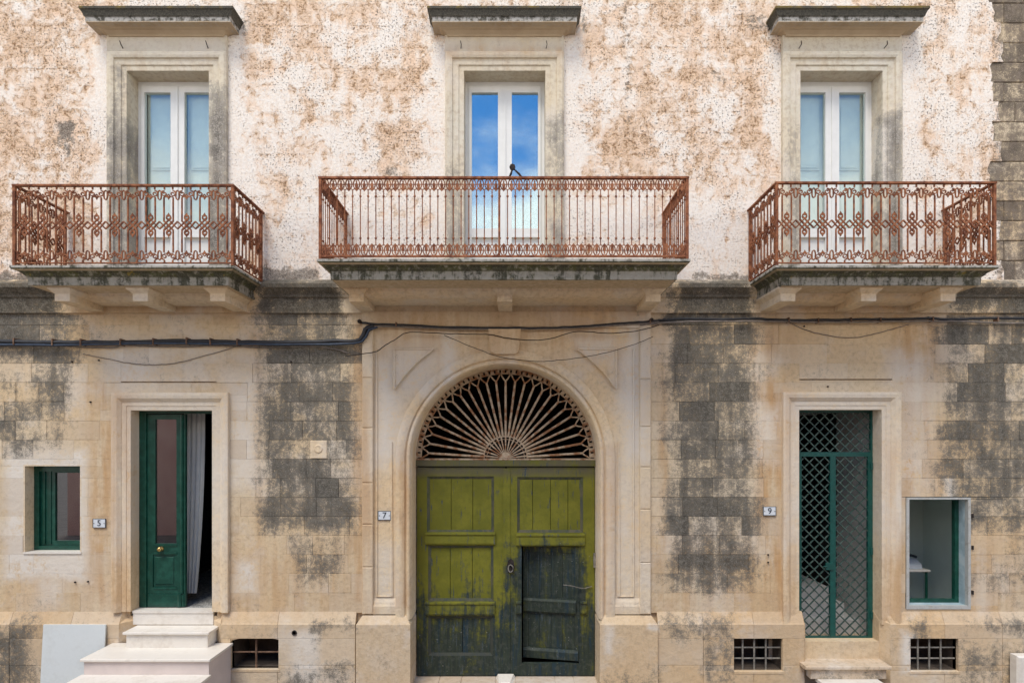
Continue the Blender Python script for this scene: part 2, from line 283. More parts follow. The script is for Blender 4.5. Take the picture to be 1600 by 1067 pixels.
def gate_paint():
    t = NT('peeling_green_gate_paint')
    mid, fine, grit = t.noise(3.5, 6, .65), t.noise(16, 6, .65), t.noise(60, 4, .7)
    stv = t.noise(1, 6, .7, t.scl(26, 26, 2.2)); stv2 = t.noise(1, 5, .65, t.scl(12, 12, 1.1, t.v2('ADD', t.pos, (3, 3, 3))))
    col = t.mix(t.ss(mid, .35, .65), (.15, .15, .015), (.205, .198, .022))
    col = t.mix(t.mul(t.ss(fine, .45, .7), .4), col, (.10, .115, .015))
    col = t.mix(t.mul(t.ss(t.x, X(700, .4), X(652, .4)), .45), col, (.13, .12, .012))
    # repairs with an older dark blue-green coat, worn through near the ground and round the wicket
    low = t.mx(t.ss(t.z, Z(840, .4), Z(1045, .4)), t.mul(t.boxes(t.warp(.3, 2.5), [(790, 925, 845, 1060, 22, 1.)]), t.ss(t.z, Z(790, .4), Z(900, .4))))
    v = t.add(low, t.mul(t.sub(t.add(t.mul(mid, .7), t.add(t.mul(stv2, .8), t.mul(fine, .5))), 1.0), 1.7))
    dk = t.mix(t.ss(stv, .4, .65), (.022, .032, .026), (.038, .052, .034)); dk = t.mix(t.mul(t.ss(stv2, .52, .66), .8), dk, (.012, .035, .055)); dk = t.mix(t.mul(t.ss(fine, .5, .62), .5), dk, (.07, .078, .062))
    col = t.mix(t.ss(v, .30, .85), col, dk)
    # top rail weathered brown-grey, slits down to blue primer and bare wood
    top = t.mul(t.ss(t.z, Z(752, .4), Z(734, .4)), t.ss(t.add(mid, t.mul(stv2, .5)), .45, .85))
    col = t.mix(t.mul(top, .85), col, (.115, .10, .068))
    sl_ = t.mul(t.ss(stv, .585, .62), t.ss(t.noise(5, 3, .6), .42, .55))
    col = t.mix(t.mul(sl_, .9), col, t.mix(t.ss(grit, .4, .6), (.03, .06, .085), (.10, .11, .10)))
    chip = t.mul(t.ss(t.noise(38, 4, .65), .66, .70), t.ss(mid, .4, .6)); col = t.mix(t.mul(chip, .8), col, (.06, .065, .055))
    wp = t.mul(t.ss(t.noise(55, 3, .6, t.scl(.4, 1, 1.)), .715, .73), low); col = t.mix(wp, col, (.42, .42, .38))
    return t.done(col, .6, t.bump(t.add(t.mul(stv, .5), t.add(t.mul(sl_, -1.), t.mul(fine, .4))), .5, .006), spec=.3)
M_gate = gate_paint()
def bare_wood():
    t = NT('weathered_gate_margin'); stv = t.noise(1, 5, .65, t.scl(20, 20, 2.5)); mid = t.noise(6, 5, .65)
    c = t.mix(t.ss(mid, .38, .6), (.115, .105, .065), (.075, .085, .035)); c = t.mix(t.mul(t.ss(stv, .5, .62), .7), c, (.045, .06, .062))
    c = t.mix(t.mul(t.ss(t.z, Z(900, .4), Z(1000, .4)), .75), c, (.035, .042, .040))
    return t.done(c, .7, t.bump(stv, .4, .005), spec=.25)
M_gatew = bare_wood()

# ------------------------------------------------------------------ mesh toolkit (vertices given in world metres)
ORG = {}
class MB:
    def __init__(s): s.v, s.f = [], []
    def poly(s, vs, fs):
        b = len(s.v); s.v += [tuple(v) for v in vs]; s.f += [tuple(i+b for i in f) for f in fs]; return s
    def box(s, x0, x1, y0, y1, z0, z1):
        return s.poly([(x0, y0, z0), (x1, y0, z0), (x1, y1, z0), (x0, y1, z0), (x0, y0, z1), (x1, y0, z1), (x1, y1, z1), (x0, y1, z1)],
                      [(0, 3, 2, 1), (4, 5, 6, 7), (0, 1, 5, 4), (1, 2, 6, 5), (2, 3, 7, 6), (3, 0, 4, 7)])
    def slab(s, x0, x1, yf, yb, z0, z1, c=.006, j=0.):
        """block with chamfered front edges, front towards -y"""
        r = lambda: random.uniform(-j, j)
        a = [(x0, yb, z0), (x1, yb, z0), (x1, yb, z1), (x0, yb, z1)]
        b = [(x0, yf+c, z0), (x1, yf+c, z0), (x1, yf+c, z1), (x0, yf+c, z1)]
        d = [(x0+c+r(), yf+r(), z0+c+r()), (x1-c+r(), yf+r(), z0+c+r()), (x1-c+r(), yf+r(), z1-c+r()), (x0+c+r(), yf+r(), z1-c+r())]
        f = [(8, 9, 10, 11)]
        for i in range(4):
            k = (i+1) % 4; f += [(i, k, 4+k, 4+i), (4+i, 4+k, 8+k, 8+i)]
        return s.poly(a+b+d, f)
    def prism(s, pts, y0, y1):
        """polygon in x,z (counter-clockwise seen from the street) pulled from y0 (front) to y1"""
        n = len(pts); v = [(x, y0, z) for x, z in pts]+[(x, y1, z) for x, z in pts]
        return s.poly(v, [tuple(range(n)), tuple(range(2*n-1, n-1, -1))]+[((i+1) % n, i, n+i, n+(i+1) % n) for i in range(n)])
    def prismx(s, pts, x0, x1):
        """profile in y,z pulled along x"""
        n = len(pts); v = [(x0, y, z) for y, z in pts]+[(x1, y, z) for y, z in pts]
        return s.poly(v, [tuple(range(n)), tuple(range(2*n-1, n-1, -1))]+[((i+1) % n, i, n+i, n+(i+1) % n) for i in range(n)])
    def tube(s, pts, r, n=4, closed=False, rot=math.pi/4, rad=None, up=Vector((0, 1, 0))):
        P = [Vector(p) for p in pts]; m = len(P); b = len(s.v)
        for i, p in enumerate(P):
            t = (P[(i+1) % m]-P[i-1]) if closed else (P[min(i+1, m-1)]-P[max(i-1, 0)])
            t.normalize(); u = up if abs(t.dot(up)) < .95 else Vector((1, 0, 0))
            a = t.cross(u).normalized(); c = a.cross(t); rr = rad[i] if rad else r
            k = 1.
            if 0 < i < m-1 or closed:
                d1 = (P[i]-P[i-1]).normalized(); k = 1/max(.5, abs(d1.dot(t)))
            for q in range(n):
                h = rot+2*math.pi*q/n; s.v.append(tuple(p+a*(math.cos(h)*rr*k)+c*(math.sin(h)*rr)))
        for i in range(m if closed else m-1):
            for q in range(n):
                i2, q2 = (i+1) % m, (q+1) % n; s.f.append((b+i*n+q, b+i*n+q2, b+i2*n+q2, b+i2*n+q))
        if not closed: s.f += [tuple(b+q for q in range(n-1, -1, -1)), tuple(b+(m-1)*n+q for q in range(n))]
        return s
    def lathe(s, prof, c, n=10, axis='y'):
        """prof: (radius, offset along axis) from centre c"""
        b = len(s.v)
        for r, h in prof:
            for q in range(n):
                a = 2*math.pi*q/n; u, v = r*math.cos(a), r*math.sin(a)
                s.v.append((c[0]+u, c[1]+h, c[2]+v) if axis == 'y' else (c[0]+u, c[1]+v, c[2]+h))
        for i in range(len(prof)-1):
            for q in range(n): q2 = (q+1) % n; s.f.append((b+i*n+q, b+i*n+q2, b+(i+1)*n+q2, b+(i+1)*n+q))
        s.f += [tuple(b+q for q in range(n-1, -1, -1)), tuple(b+(len(prof)-1)*n+q for q in range(n))]
        return s
    def ledge(s, x0, x1, yb, prof, cap_top=True, cap_bot=True):
        """moulding with two returns: prof = (projection, z) going upward, added to sides x0,x1 and in front of plane yb"""
        b = len(s.v); m = len(prof); x0b, x1b = x0, x1
        for p, z in prof: s.v += [(x0-p[0], yb, z), (x0-p[0], -p[1], z), (x1+p[0], -p[1], z), (x1+p[0], yb, z)]
        for i in range(m-1):
            for q in range(3): s.f.append((b+i*4+q, b+i*4+q+1, b+i*4+4+q+1, b+i*4+4+q))
            s.f.append((b+i*4+3, b+i*4, b+i*4+4, b+i*4+7))
        if cap_bot: s.f.append((b+3, b+2, b+1, b))
        k = b+(m-1)*4
        if cap_top: s.f.append((k, k+1, k+2, k+3))
        return s
    def frame(s, x0, x1, z0, z1, prof):
        """architrave round three sides of an opening: prof = (offset outward, y)"""
        b = len(s.v); m = len(prof)
        for o, y in prof: s.v += [(x0-o, y, z0), (x0-o, y, z1+o), (x1+o, y, z1+o), (x1+o, y, z0)]
        for i in range(m-1):
            for q in range(3): s.f.append((b+i*4+q, b+i*4+q+1, b+i*4+4+q+1, b+i*4+4+q))
        s.f += [tuple(b+i*4 for i in range(m)), tuple(b+i*4+3 for i in range(m-1, -1, -1))]
        return s
    def build(s, name, mat, parent=None, smooth=False, org=None):
        if org is None:
            xs, ys, zs = zip(*s.v); org = ((min(xs)+max(xs))/2, (min(ys)+max(ys))/2, min(zs))
        me = bpy.data.meshes.new(name); me.from_pydata([(x-org[0], y-org[1], z-org[2]) for x, y, z in s.v], [], s.f)
        me.materials.append(mat); me.validate(); 
        import bmesh
        bm = bmesh.new(); bm.from_mesh(me); bmesh.ops.recalc_face_normals(bm, faces=bm.faces); bm.to_mesh(me); bm.free()
        if smooth:
            for p in me.polygons: p.use_smooth = True
        return link(name, me, org, parent)
def link(name, me, org, parent=None, rz=0.):
    o = bpy.data.objects.new(name, me); COL.objects.link(o); ORG[o.name] = Vector(org)
    o.location = Vector(org)-(ORG[parent.name] if parent else Vector()); o.rotation_euler = (0, 0, rz)
    if parent: o.parent = parent
    o.color = (.45, .12, .12, 1)
    return o
def empty(name, loc, label, cat, group=None):
    o = link(name, None, loc); o.empty_display_size = .2; o['label'] = label; o['category'] = cat
    if group: o['group'] = group
    return o
def tag(o, label, cat, group=None):
    o['label'] = label; o['category'] = cat
    if group: o['group'] = group
    return o
def rdiff(r, holes):
    """rectangle (x0,x1,z0,z1) minus holes"""
    out = [r]
    for h in holes:
        nxt = []
        for (a, b, c, d) in out:
            if h[0] >= b or h[1] <= a or h[2] >= d or h[3] <= c: nxt.append((a, b, c, d)); continue
            if h[2] > c: nxt.append((a, b, c, h[2]))
            if h[3] < d: nxt.append((a, b, h[3], d))
            c2, d2 = max(c, h[2]), min(d, h[3])
            if h[0] > a: nxt.append((a, h[0], c2, d2))
            if h[1] < b: nxt.append((h[1], b, c2, d2))
        out = nxt
    return out
def hole(x0, x1, y0, y1, y=0.): return (X(x0, y), X(x1, y), Z(y1, y), Z(y0, y))

# ------------------------------------------------------------------ setting
def setting(o): o['kind'] = 'structure'; return o
setting(MB().box(-60, 60, -60, .28, -.3, 0).build('street', M_street))
AX = -.118                                       # axis of the building
FLOOR = 5.48
house = empty('palazzo', (AX, 0, 0), 'weathered limestone palazzo with peeling pink stucco upper storey and three iron balconies', 'building')

# upper storey
WIN = [(200, 328), (725, 852), (1249, 1377)]
WH = [(X(a)-.1, X(b)+.1, FLOOR-.3, Z(113)+.1) for a, b in WIN]
PXR = 1540
m = MB()
for (a, b, c, d) in rdiff((X(-260), X(PXR), Z(455), Z(-120)), WH): m.box(a, b, 0, .2, c, d)
upper = m.build('upper_wall', M_stucco, house)
# ragged plaster edge over the corner stones
yq = -120.; k = 0; m = MB()
while yq < 440:
    e = random.choice((1545, 1552, 1562, 1549, 1566)); pts = [(X(PXR), Z(yq+31)), ]
    for q in range(5): pts.append((X(e+random.uniform(-3, 3)), Z(yq+31-q*31/4+random.uniform(-1, 1)*(0 < q < 4))))
    pts.append((X(PXR), Z(yq))); m.prism(pts, -.001, .015); yq += 31
m.build('plaster_edge', M_stucco, upper)
pier = MB().box(X(PXR), X(1900), .03, .2, Z(455), Z(-120)).build('corner_pier', M_pier, house)
yq = -120.; k = 0
while yq < 450:
    xs = [PXR-2, random.choice((1588, 1602, 1615)), 1660, 1735] if k % 2 else [PXR-2, random.choice((1632, 1570, 1640)), 1700]
    for a, b in zip(xs, xs[1:]):
        yf = .010+random.uniform(0, .012)
        o = MB().slab(X(a)+.003, X(b)-.003, yf, .06, Z(yq+31)+.003, Z(yq)-.003, .010, .003).build('quoin_stone', M_pier, pier)
        o.color = (random.uniform(.2, .9), random.random()*.4, random.random()*.4, 1)
    yq += 31; k += 1

# lower storey: ashlar, each stone its own
VENT = [(360, 435, 997, 1045), (1147, 1223, 997, 1048), (1423, 1498, 997, 1048)]
LH = [hole(205, 332, 641, 960), hole(39, 125, 728, 863), hole(1248, 1377, 640, 1000), hole(1420, 1512, 780, 946), (X(567), X(1016), -1, Z(490))]
SUR = [hole(178, 355, 617, 960), hole(1226, 1405, 614, 1000), hole(1415, 1517, 776, 951)]
SLIT = [hole(200, 333, 596, 598), hole(1250, 1381, 592, 594)]
m = MB()
for (a, b, c, d) in rdiff((X(-260), X(1900), -.2, Z(440)), [(a_-.04, b_+.04, c_-.03, d_+.04) for a_, b_, c_, d_ in LH[:4]]+LH[4:]+[(a_-.03, b_+.03, c_-.03, d_+.03) for a_, b_, c_, d_ in (hole(*v_, y=-.07) for v_ in VENT)]): m.box(a, b, .045, .25, c, d)
lower = m.build('lower_wall', M_wall, house)
courses = [488, 508]+[508+29.85*i for i in range(1, 15)]+[957]
off = MB(); cnt = 0
for ci in range(len(courses)-1):
    y0, y1 = courses[ci], courses[ci+1]
    for side in (0, 1):
        lo, hi = ((-260, 567), (1016, 1900))[side]
        x = lo-random.uniform(0, 50); xs = []
        while x < hi: xs.append(x); x += random.choice((38, 52, 60, 66, 72, 84))*random.uniform(.92, 1.08)
        xs = [max(lo, v) for v in xs]+[hi]
        if xs[-1]-xs[-2] < 18: xs.pop(-2)
        for a, b in zip(xs, xs[1:]):
            for (p, q, r_, t_) in rdiff((X(a), X(b), Z(y1), Z(y0)), LH+SUR+SLIT):
                if q-p < .03 or t_-r_ < .02: continue
                cxp, cyp = CX+(p+q)/2*115, CY-((r_+t_)/2-CZ)*115
                dz = any(k_[0] < cxp < k_[1] and k_[2] < cyp < k_[3] for k_ in DK)
                g = random.uniform(.0008, .0022) if dz else random.uniform(.0002, .0007); yf = random.uniform(-.0015, .0025)*(1 if dz else .4)
                if q < X(-6) or p > X(1606): off.slab(p+g, q-g, yf, .06, r_+g, t_-g, .004); continue
                o = MB().slab(p+g, q-g, yf, .06, r_+g, t_-g, random.uniform(.0015, .004) if dz else random.uniform(.0006, .0015), .0006).build('stone', M_wall, lower)
                u = random.random(); o.color = (random.choice((-.3, .2, .45, .55, .7, .95)), max(0, random.uniform(-.8, .8)), max(0, random.uniform(-.8, .7)), 1); cnt += 1
o = off.build('outer_stones', M_wall, lower); o['kind'] = 'stuff'
print('ashlar stones', cnt)
# plinth with weathered top
VH = [hole(*v, y=-.07) for v in VENT]
PY = -.07
zt, zm = Z(955, 0), Z(974, PY)
plin = MB().box(X(-260), X(178), .04, .2, -.2, zm-.02).box(X(355), X(552), .04, .2, -.2, zm-.02).build('plinth', M_plinth, house) if 0 else None
runs = [(-260, 186, 0), (345, 555, 0), (1028, 1257, 0), (1391, 1900, 0)]
m = MB(); 
for a, b, _ in runs:
    for r_ in rdiff((X(a), X(b), -.2, zm-.01), VH): m.box(r_[0], r_[1], -.02, .04, r_[2], r_[3])
plin = m.build('plinth', M_plinth, house)
for a, b, _ in runs:
    xs = [a]
    while xs[-1] < b-40: xs.append(xs[-1]+random.uniform(70, 125))
    xs[-1] = b
    for p, q in zip(xs, xs[1:]):
        g = .002; xa, xb = X(p, PY)+g, X(q, PY)-g
        if p == a and a in (345, 1391): xa = X(p, PY)
        def stone(a_, b_, z0, z1, capped):
            if b_-a_ < .02 or z1-z0 < .02: return
            mm = MB()
            if capped: mm.prismx([(.0, z0), (PY, z0), (PY, zm-.012), (PY+.012, zm+.004), (0.0, zt), (.04, zt), (.04, z0)], a_, b_)
            else: mm.slab(a_, b_, PY, -.015, z0, z1, .004, .0015)
            o = mm.build('plinth_stone', M_plinth, plin); o.color = (random.uniform(.1, .9), max(0, random.uniform(-.5, .8)), max(0, random.uniform(-.5, .8)), 1)
        zc = Z(997, PY)
        stone(xa, xb, zc, zt, True)
        for r_ in rdiff((xa, xb, zc-.36, zc-.004), VH): stone(r_[0], r_[1], r_[2], r_[3], False)
        for r_ in rdiff((xa, xb, -.1, zc-.364), VH): stone(r_[0], r_[1], r_[2], r_[3], False)

# string course between the floors
strc = MB().box(X(-260), X(1900), .0, .05, Z(492), Z(440)).build('string_course', M_str, house)
prof = [(.04, Z(489)), (-.035, Z(489, -.03)), (-.035, Z(466, -.03)), (-.055, Z(464, -.05)), (-.06, Z(460, -.06)), (-.11, Z(452, -.1)), (-.13, Z(449, -.12)), (-.13, Z(443, -.12)), (-.0, Z(437)), (.04, Z(437))]
x = -260
while x < 1900:
    x2 = min(1900, x+random.uniform(95, 150))
    MB().prismx(prof, X(x)+.001, X(x2)-.001).build('moulding_stone', M_str, strc); x = x2

# ------------------------------------------------------------------ windows of the upper storey
def corbel_bits(m, x0, x1, depth, z0, z1):
    m.box(x0, x1, -depth, 0, z0, z1)
    m.ledge(x0, x1, 0, [((.0, depth), z1), ((.02, depth+.02), z1+.02), ((.05, depth+.06), z1+.05), ((.05, depth+.06), z1+.075)])
def french_window(px0, px1, corn, rev_interior, lab):
    x0, x1, zt_, zb = X(px0), X(px1), Z(113), FLOOR; c = (x0+x1)/2
    fr = MB()                                     # fixed frame at the back of the reveal
    YF = .22
    for a, b in ((x0, x0+.05), (x1-.05, x1)): fr.box(a, b, YF, YF+.07, zb, zt_)
    fr.box(x0+.05, x1-.05, YF, YF+.07, zt_-.075, zt_)
    win = fr.build('french_window', M_white, house); win['label'] = lab
    s = MB().frame(x0, x1, zb, zt_, [(0, .25), (0, -.03), (.066, -.03), (.066, -.04), (.075, -.045), (.145, -.045), (.15, -.052), (.155, -.07), (.185, -.08), (.225, -.08), (.25, -.06), (.25, .02)])
    s.box(x0, x1, -.0, .25, zt_+.0005, zt_+.06)
    s.build('stone_surround', M_win, win)
    fz0, fz1 = Z(87, -.05)+.04, Z(57, -.06)
    MB().slab(x0-.25, x1+.25, -.055, .02, zt_+.252, fz1+.02, .004).build('frieze', M_win, win)
    h0 = c-.72; h1 = c+.72
    q = [((.05, .07), Z(58, -.06)), ((.06, .08), Z(55, -.07)), ((.10, .12), Z(49, -.1)), ((.13, .15), Z(45, -.14)), ((.15, .165), Z(43, -.15)), ((.22, .235), Z(37, -.22)), ((.235, .25), Z(36.5, -.23)), ((.235, .25), Z(27, -.25)), ((.25, .265), Z(26, -.25)), ((.255, .27), Z(22, -.27)), ((.275, .285), Z(17, -.27)), ((.29, .30), Z(13, -.3)), ((.29, .30), Z(9.5, -.3)), ((.27, .28), Z(9.5, -.3)+.012)]
    MB().ledge(h0, h1, .02, q).build('cornice', corn, win)
    for a in (c-.59, c+.56): MB().tube([(a, -.05, fz0+.05), (a+.01, -.11, fz0+.07), (a, -.12, fz0+.11)], .006).build('iron_hook', M_black, win)
    gw, ms = .366, .036
    for sgn in (-1, 1):
        a = c+sgn*(.096+gw/2)
        sash = MB()
        o_, i_ = a-sgn*-1*(gw/2), a-sgn*(gw/2)      # outer, inner glass edge
        lo, hi = min(o_, i_), max(o_, i_)
        L = x0+.052 if sgn < 0 else c+.012; Rr = c-.012 if sgn < 0 else x1-.052
        sash.box(L, lo, YF-.02, YF+.04, zb+.02, zt_-.077).box(hi, Rr, YF-.02, YF+.04, zb+.02, zt_-.077)
        sash.box(lo, hi, YF-.02, YF+.04, Z(146, YF), zt_-.077)
        sash.box(lo, hi, YF-.02, YF+.04, Z(369, YF), Z(358, YF)); sash.box(lo, hi, YF-.03, YF+.04, Z(372, YF), Z(369, YF)-.001)
        sash.box(lo, hi, YF+.01, YF+.04, zb+.14, Z(372, YF)-.001); sash.box(lo, hi, YF-.02, YF+.04, zb+.02, zb+.14)
        sash.build('sash', M_white, win)
        MB().box(lo, hi, YF+.012, YF+.018, Z(358, YF), Z(146, YF)).build('pane', M_glasss if rev_interior else M_glass, win)
        if rev_interior:
            sh = MB().box(lo-.02, hi+.03, YF+.10, YF+.12, zb+.1, Z(140, YF))
            for za, zc_ in ((Z(262, YF), Z(160, YF)), (Z(352, YF), Z(276, YF))):
                sh.box(lo+.04, hi-.03, YF+.085, YF+.101, za, zc_); sh.box(lo+.07, hi-.06, YF+.075, YF+.0852, za+.03, zc_-.03)
            sh.build('inner_shutter', M_shut, win)
    MB().box(c-.012, c+.012, YF-.035, YF+.0, zb+.02, zt_-.077).build('astragal', M_white, win)
    rm = MB()
    rm.box(x0-.6, x1+.6, 2.5, 2.55, FLOOR-.1, 9).box(x0-.65, x0-.6, .3, 2.5, FLOOR-.1, 9).box(x1+.6, x1+.65, .3, 2.5, FLOOR-.1, 9).box(x0-.6, x1+.6, .3, 2.5, 8.9, 9).box(x0-.6, x1+.6, .3, 2.5, FLOOR-.1, FLOOR)
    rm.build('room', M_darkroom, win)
    return win
french_window(*WIN[0], M_corn, True, 'white french window with pale shutters closed behind its glass')
french_window(*WIN[1], M_corn, False, 'white french window reflecting blue sky over the arched gate')
french_window(*WIN[2], M_corny, True, 'white french window under a cornice with yellow lichen')

# ------------------------------------------------------------------ balconies
def circ(cx, cz, rx, rz, n=12, a0=0., a1=2*math.pi, y=0.): return [(cx+rx*math.cos(a0+(a1-a0)*i/n), y, cz+rz*math.sin(a0+(a1-a0)*i/n)) for i in range(n+(0 if abs(a1-a0-2*math.pi) < 1e-6 else 1))]
def mesh_of(mb, name, mat):
    me = bpy.data.meshes.new(name); me.from_pydata(mb.v, [], mb.f); me.materials.append(mat)
    import bmesh
    bm = bmesh.new(); bm.from_mesh(me); bmesh.ops.recalc_face_normals(bm, faces=bm.faces); bm.to_mesh(me); bm.free(); return me
def spade(m, cx, z, h, wd, sgn, t=.005):
    pts = [(cx, z+sgn*h), (cx-wd*.35, z+sgn*h*.55), (cx-wd, z+sgn*h*.12), (cx-wd*.5, z-sgn*h*.12), (cx, z), (cx+wd*.5, z-sgn*h*.12), (cx+wd, z+sgn*h*.12), (cx+wd*.35, z+sgn*h*.55)]
    if sgn < 0: pts = pts[::-1]
    m.prism(pts[::-1], -t, t)
def side_unit():
    p = .2135; m = MB(); r = .0103
    V = lambda y: (1005-y)/984.
    for s in (-1, 1):
        b = s*.0545
        m.tube([(b, 0, V(505)), (b, 0, V(215))], r); m.tube([(b, 0, V(870)), (b, 0, V(600))], r)
        m.tube([(b*.9, 0, V(122)), (b*.9, 0, V(88))], r); m.tube([(b*.9, 0, V(1000)), (b*.9, 0, V(965))], r)
        # woven diagonals
        m.tube([(b, 0, V(500)), (-s*.047, 0, V(602))], r); m.tube([(b, 0, V(602)), (-s*.047, 0, V(500))], r*.98)
        m.tube([(s*.0635, .004, V(547)), (-s*.026, .004, V(455))], r*.97); m.tube([(s*.0635, .004, V(547)), (-s*.026, .004, V(638))], r*.96)
        for (yc, sg) in ((172, 1), (922, -1)):      # spirals, drops and ribbons of the two friezes
            zc = V(yc)
            sp_ = []
            for i in range(15):
                a = math.pi*.5*sg*1.0+(s*-1)*sg*i*.55; rr = .037-.0019*i
                sp_.append((s*.050+rr*math.cos(a), 0, zc+rr*.95*math.sin(a)))
            m.tube(sp_, r*.8)
            e = s*p/2; zo = zc-sg*.014
            dr = [(s*.050, 0, zc+sg*.036), (s*.075, 0, zc+sg*.030), (s*.088, 0, zc+sg*.004), (s*.086, 0, zc-sg*.035), (s*.092, 0, zc-sg*.062), (e, 0, zc-sg*.073)]
            m.tube(dr, r*.85)
            m.tube([(s*.085, 0, zc+sg*.010), (s*.095, 0, zc+sg*.030), (e, 0, zc+sg*.042)], r*.8)
            m.tube([(0, 0, zc-sg*.005), (s*.03, 0, zc-sg*.038), (b, 0, zc-sg*.040)], r*.7)
    for (yc, sg) in ((455, 1), (637, -1)):
        m.tube([(x, .002, z) for x, _, z in circ(0, V(yc)-sg*.004, .028, .026, 10)], r*.75, closed=True); spade(m, 0, V(yc)+sg*.012, .045, .032, sg)
    spade(m, 0, V(200), .045, .030, -1); spade(m, 0, V(890), .045, .030, 1)
    for q in (-1, 1):                                # half diamonds at the edges join into diamonds
        e = q*p/2
        m.tube([(e, 0, V(503)), (e-q*.044, 0, V(547)), (e, 0, V(591))], r)
    return p, mesh_of(m, 'ironwork_unit', M_rust)
def centre_unit():
    p = .0904; m = MB(); r = .0062; V = lambda y: (970-y)/952.
    m.tube([(p/2, 0, V(835)), (p/2, 0, V(212))], r, 6)
    for y in (285, 757): m.lathe([(.004, -.016), (.013, -.008), (.014, .006), (.005, .016)], (p/2, 0, V(y)), 6, 'z')
    for (yc, sg) in ((150, 1), (893, -1)):
        z = V(yc)
        m.tube(circ(0, z, .037, .060, 14), .0082, closed=True)
        m.prism([(x, zz_) for x, _, zz_ in circ(0, z-sg*.018, .019, .037, 8)], -.004, .004)
        m.prism([(x, zz_) for x, _, zz_ in circ(0, z+sg*.030, .010, .016, 6)], -.004, .004)
        spade(m, 0, z-sg*.060, .026, .02, -sg)
        m.tube([(-p/2, .003, z), (p/2, .003, z)], .006)
        m.tube([(-p/2, 0, z-sg*.066), (-.02, 0, z-sg*.052), (0, 0, z-sg*.05), (.02, 0, z-sg*.052), (p/2, 0, z-sg*.066)], .006)
        m.prism([(-.045, z+sg*.064-.006), (.045, z+sg*.064-.006), (.045, z+sg*.064+.006), (-.045, z+sg*.064+.006)], -.006, .006)
    return p, mesh_of(m, 'baluster', M_rustc)
SU, CU = side_unit(), centre_unit()
def balcony(xa, xb, depth, zrail, unit, uname, corb, lab, rail_mat):
    zf = FLOOR+.012
    prof = [((-.13, depth-.12), FLOOR-.215), ((-.115, depth-.105), FLOOR-.21), ((-.11, depth-.10), FLOOR-.115), ((-.09, depth-.08), FLOOR-.10), ((-.075, depth-.07), FLOOR-.08), ((-.035, depth-.03), FLOOR-.055), ((0, depth+.01), FLOOR-.045), ((.01, depth+.02), FLOOR-.03), ((.01, depth+.02), FLOOR-.004), ((0., depth), FLOOR)]
    bal = MB().ledge(xa, xb, .0, prof).build('balcony', M_slab, house); bal['label'] = lab
    # bed moulding on the soffit and the three brackets
    MB().ledge(xa, xb, .0, [((-.30, depth-.62), FLOOR-.30), ((-.27, depth-.56), FLOOR-.28), ((-.22, depth-.50), FLOOR-.245), ((-.20, depth-.48), FLOOR-.213)]).build('bed_moulding', M_trim, bal)
    for (c, dp) in corb:
        m = MB(); corbel_bits(m, c-.093, c+.093, dp, FLOOR-.375, FLOOR-.285); m.build('corbel', M_trim, bal)
    ins = .02; L, Rr, fy = xa+ins, xb-ins, -depth+ins; zb = zf+.015
    m = MB().box(L-.02, Rr+.02, fy-.022, fy+.022, zrail-.012, zrail+.010); m.box(L-.022, L+.022, fy+.0225, .02, zrail-.011, zrail+.009); m.box(Rr-.022, Rr+.022, fy+.0225, .02, zrail-.011, zrail+.009)
    m.build('handrail', rail_mat, bal)
    m = MB().box(L-.012, Rr+.012, fy-.012, fy+.012, zb, zb+.014).box(L-.0115, L+.0115, fy+.0125, .01, zb+.0005, zb+.0135).box(Rr-.0115, Rr+.0115, fy+.0125, .01, zb+.0005, zb+.0135)
    m.build('bottom_rail', rail_mat, bal)
    for x, y in ((L, fy), (Rr, fy), (L, -.06), (Rr, -.06)):
        MB().box(x-.016, x+.016, y-.016, y+.016, zf-.02, zrail-.0125).build('corner_post', rail_mat, bal)
    p, me = unit; k = (zrail-.012-zb)/( .935 if unit is SU else .925)
    n = round((Rr-L-.03)/p); q = (Rr-L-.03)/n
    for i in range(n):
        o = link(uname, me, (L+.015+q*(i+.5), fy, zb), bal); o.scale = (q/p, 1, k)
    n2 = round((-.06-fy)/p); q2 = (-.06-fy-.03)/n2
    for x in (L, Rr):
        for i in range(n2):
            o = link(uname, me, (x, fy+.015+q2*(i+.5), zb), bal, R(90)); o.scale = (q2/p, 1, k)
    return bal
SX = .125
balcony(X(18, -.88), X(365, -.88), .88, Z(289, -.88), SU, 'ironwork_unit', [(-5.64, .65), (-4.665, .65), (-3.70, .65)], 'left balcony of scrolled rusty ironwork on three corbels', M_rust)
bc = balcony(X(497, -1.13), X(1077, -1.13), 1.13, Z(277, -1.13), CU, 'baluster', [(-1.975, .62), (-.115, .62), (1.745, .62)], 'wide balcony of thin rusty balusters above the arched gate', M_rustc)
balcony(X(1212, -.88), X(1558, -.88), .88, Z(285, -.88), SU, 'ironwork_unit', [(3.42, .65), (4.43, .65), (5.42, .65)], 'balcony of scrolled rusty ironwork beside the dark corner stones', M_rust)
# middle standard and the iron knob on the handrail
xm = X(780, -1.13); MB().box(xm-.012, xm+.012, -1.125, -1.098, FLOOR+.03, Z(281, -1.13)).build('middle_post', M_rust, bc)
xk = X(800, -1.13); zk = Z(277, -1.13)+.01
pu = empty('iron_pulley_bracket', (xk, -1.11, zk), 'small dark iron knob on two bent legs on the balcony handrail', 'bracket')
for s, w_ in ((-1, .062), (1, .115)): MB().tube([(xk+.02+s*w_*.8, -1.11, zk-.005), (xk+.02+s*w_*.55, -1.11, zk+.035), (xk+.015+s*.012, -1.11, zk+.088)], .012, 5, rad=[.013, .014, .009]).build('leg', M_black, pu)
MB().lathe([(.012, -.02), (.034, -.018), (.034, .016), (.014, .022)], (xk+.005, -1.11, zk+.115), 8).build('knob', M_black, pu)

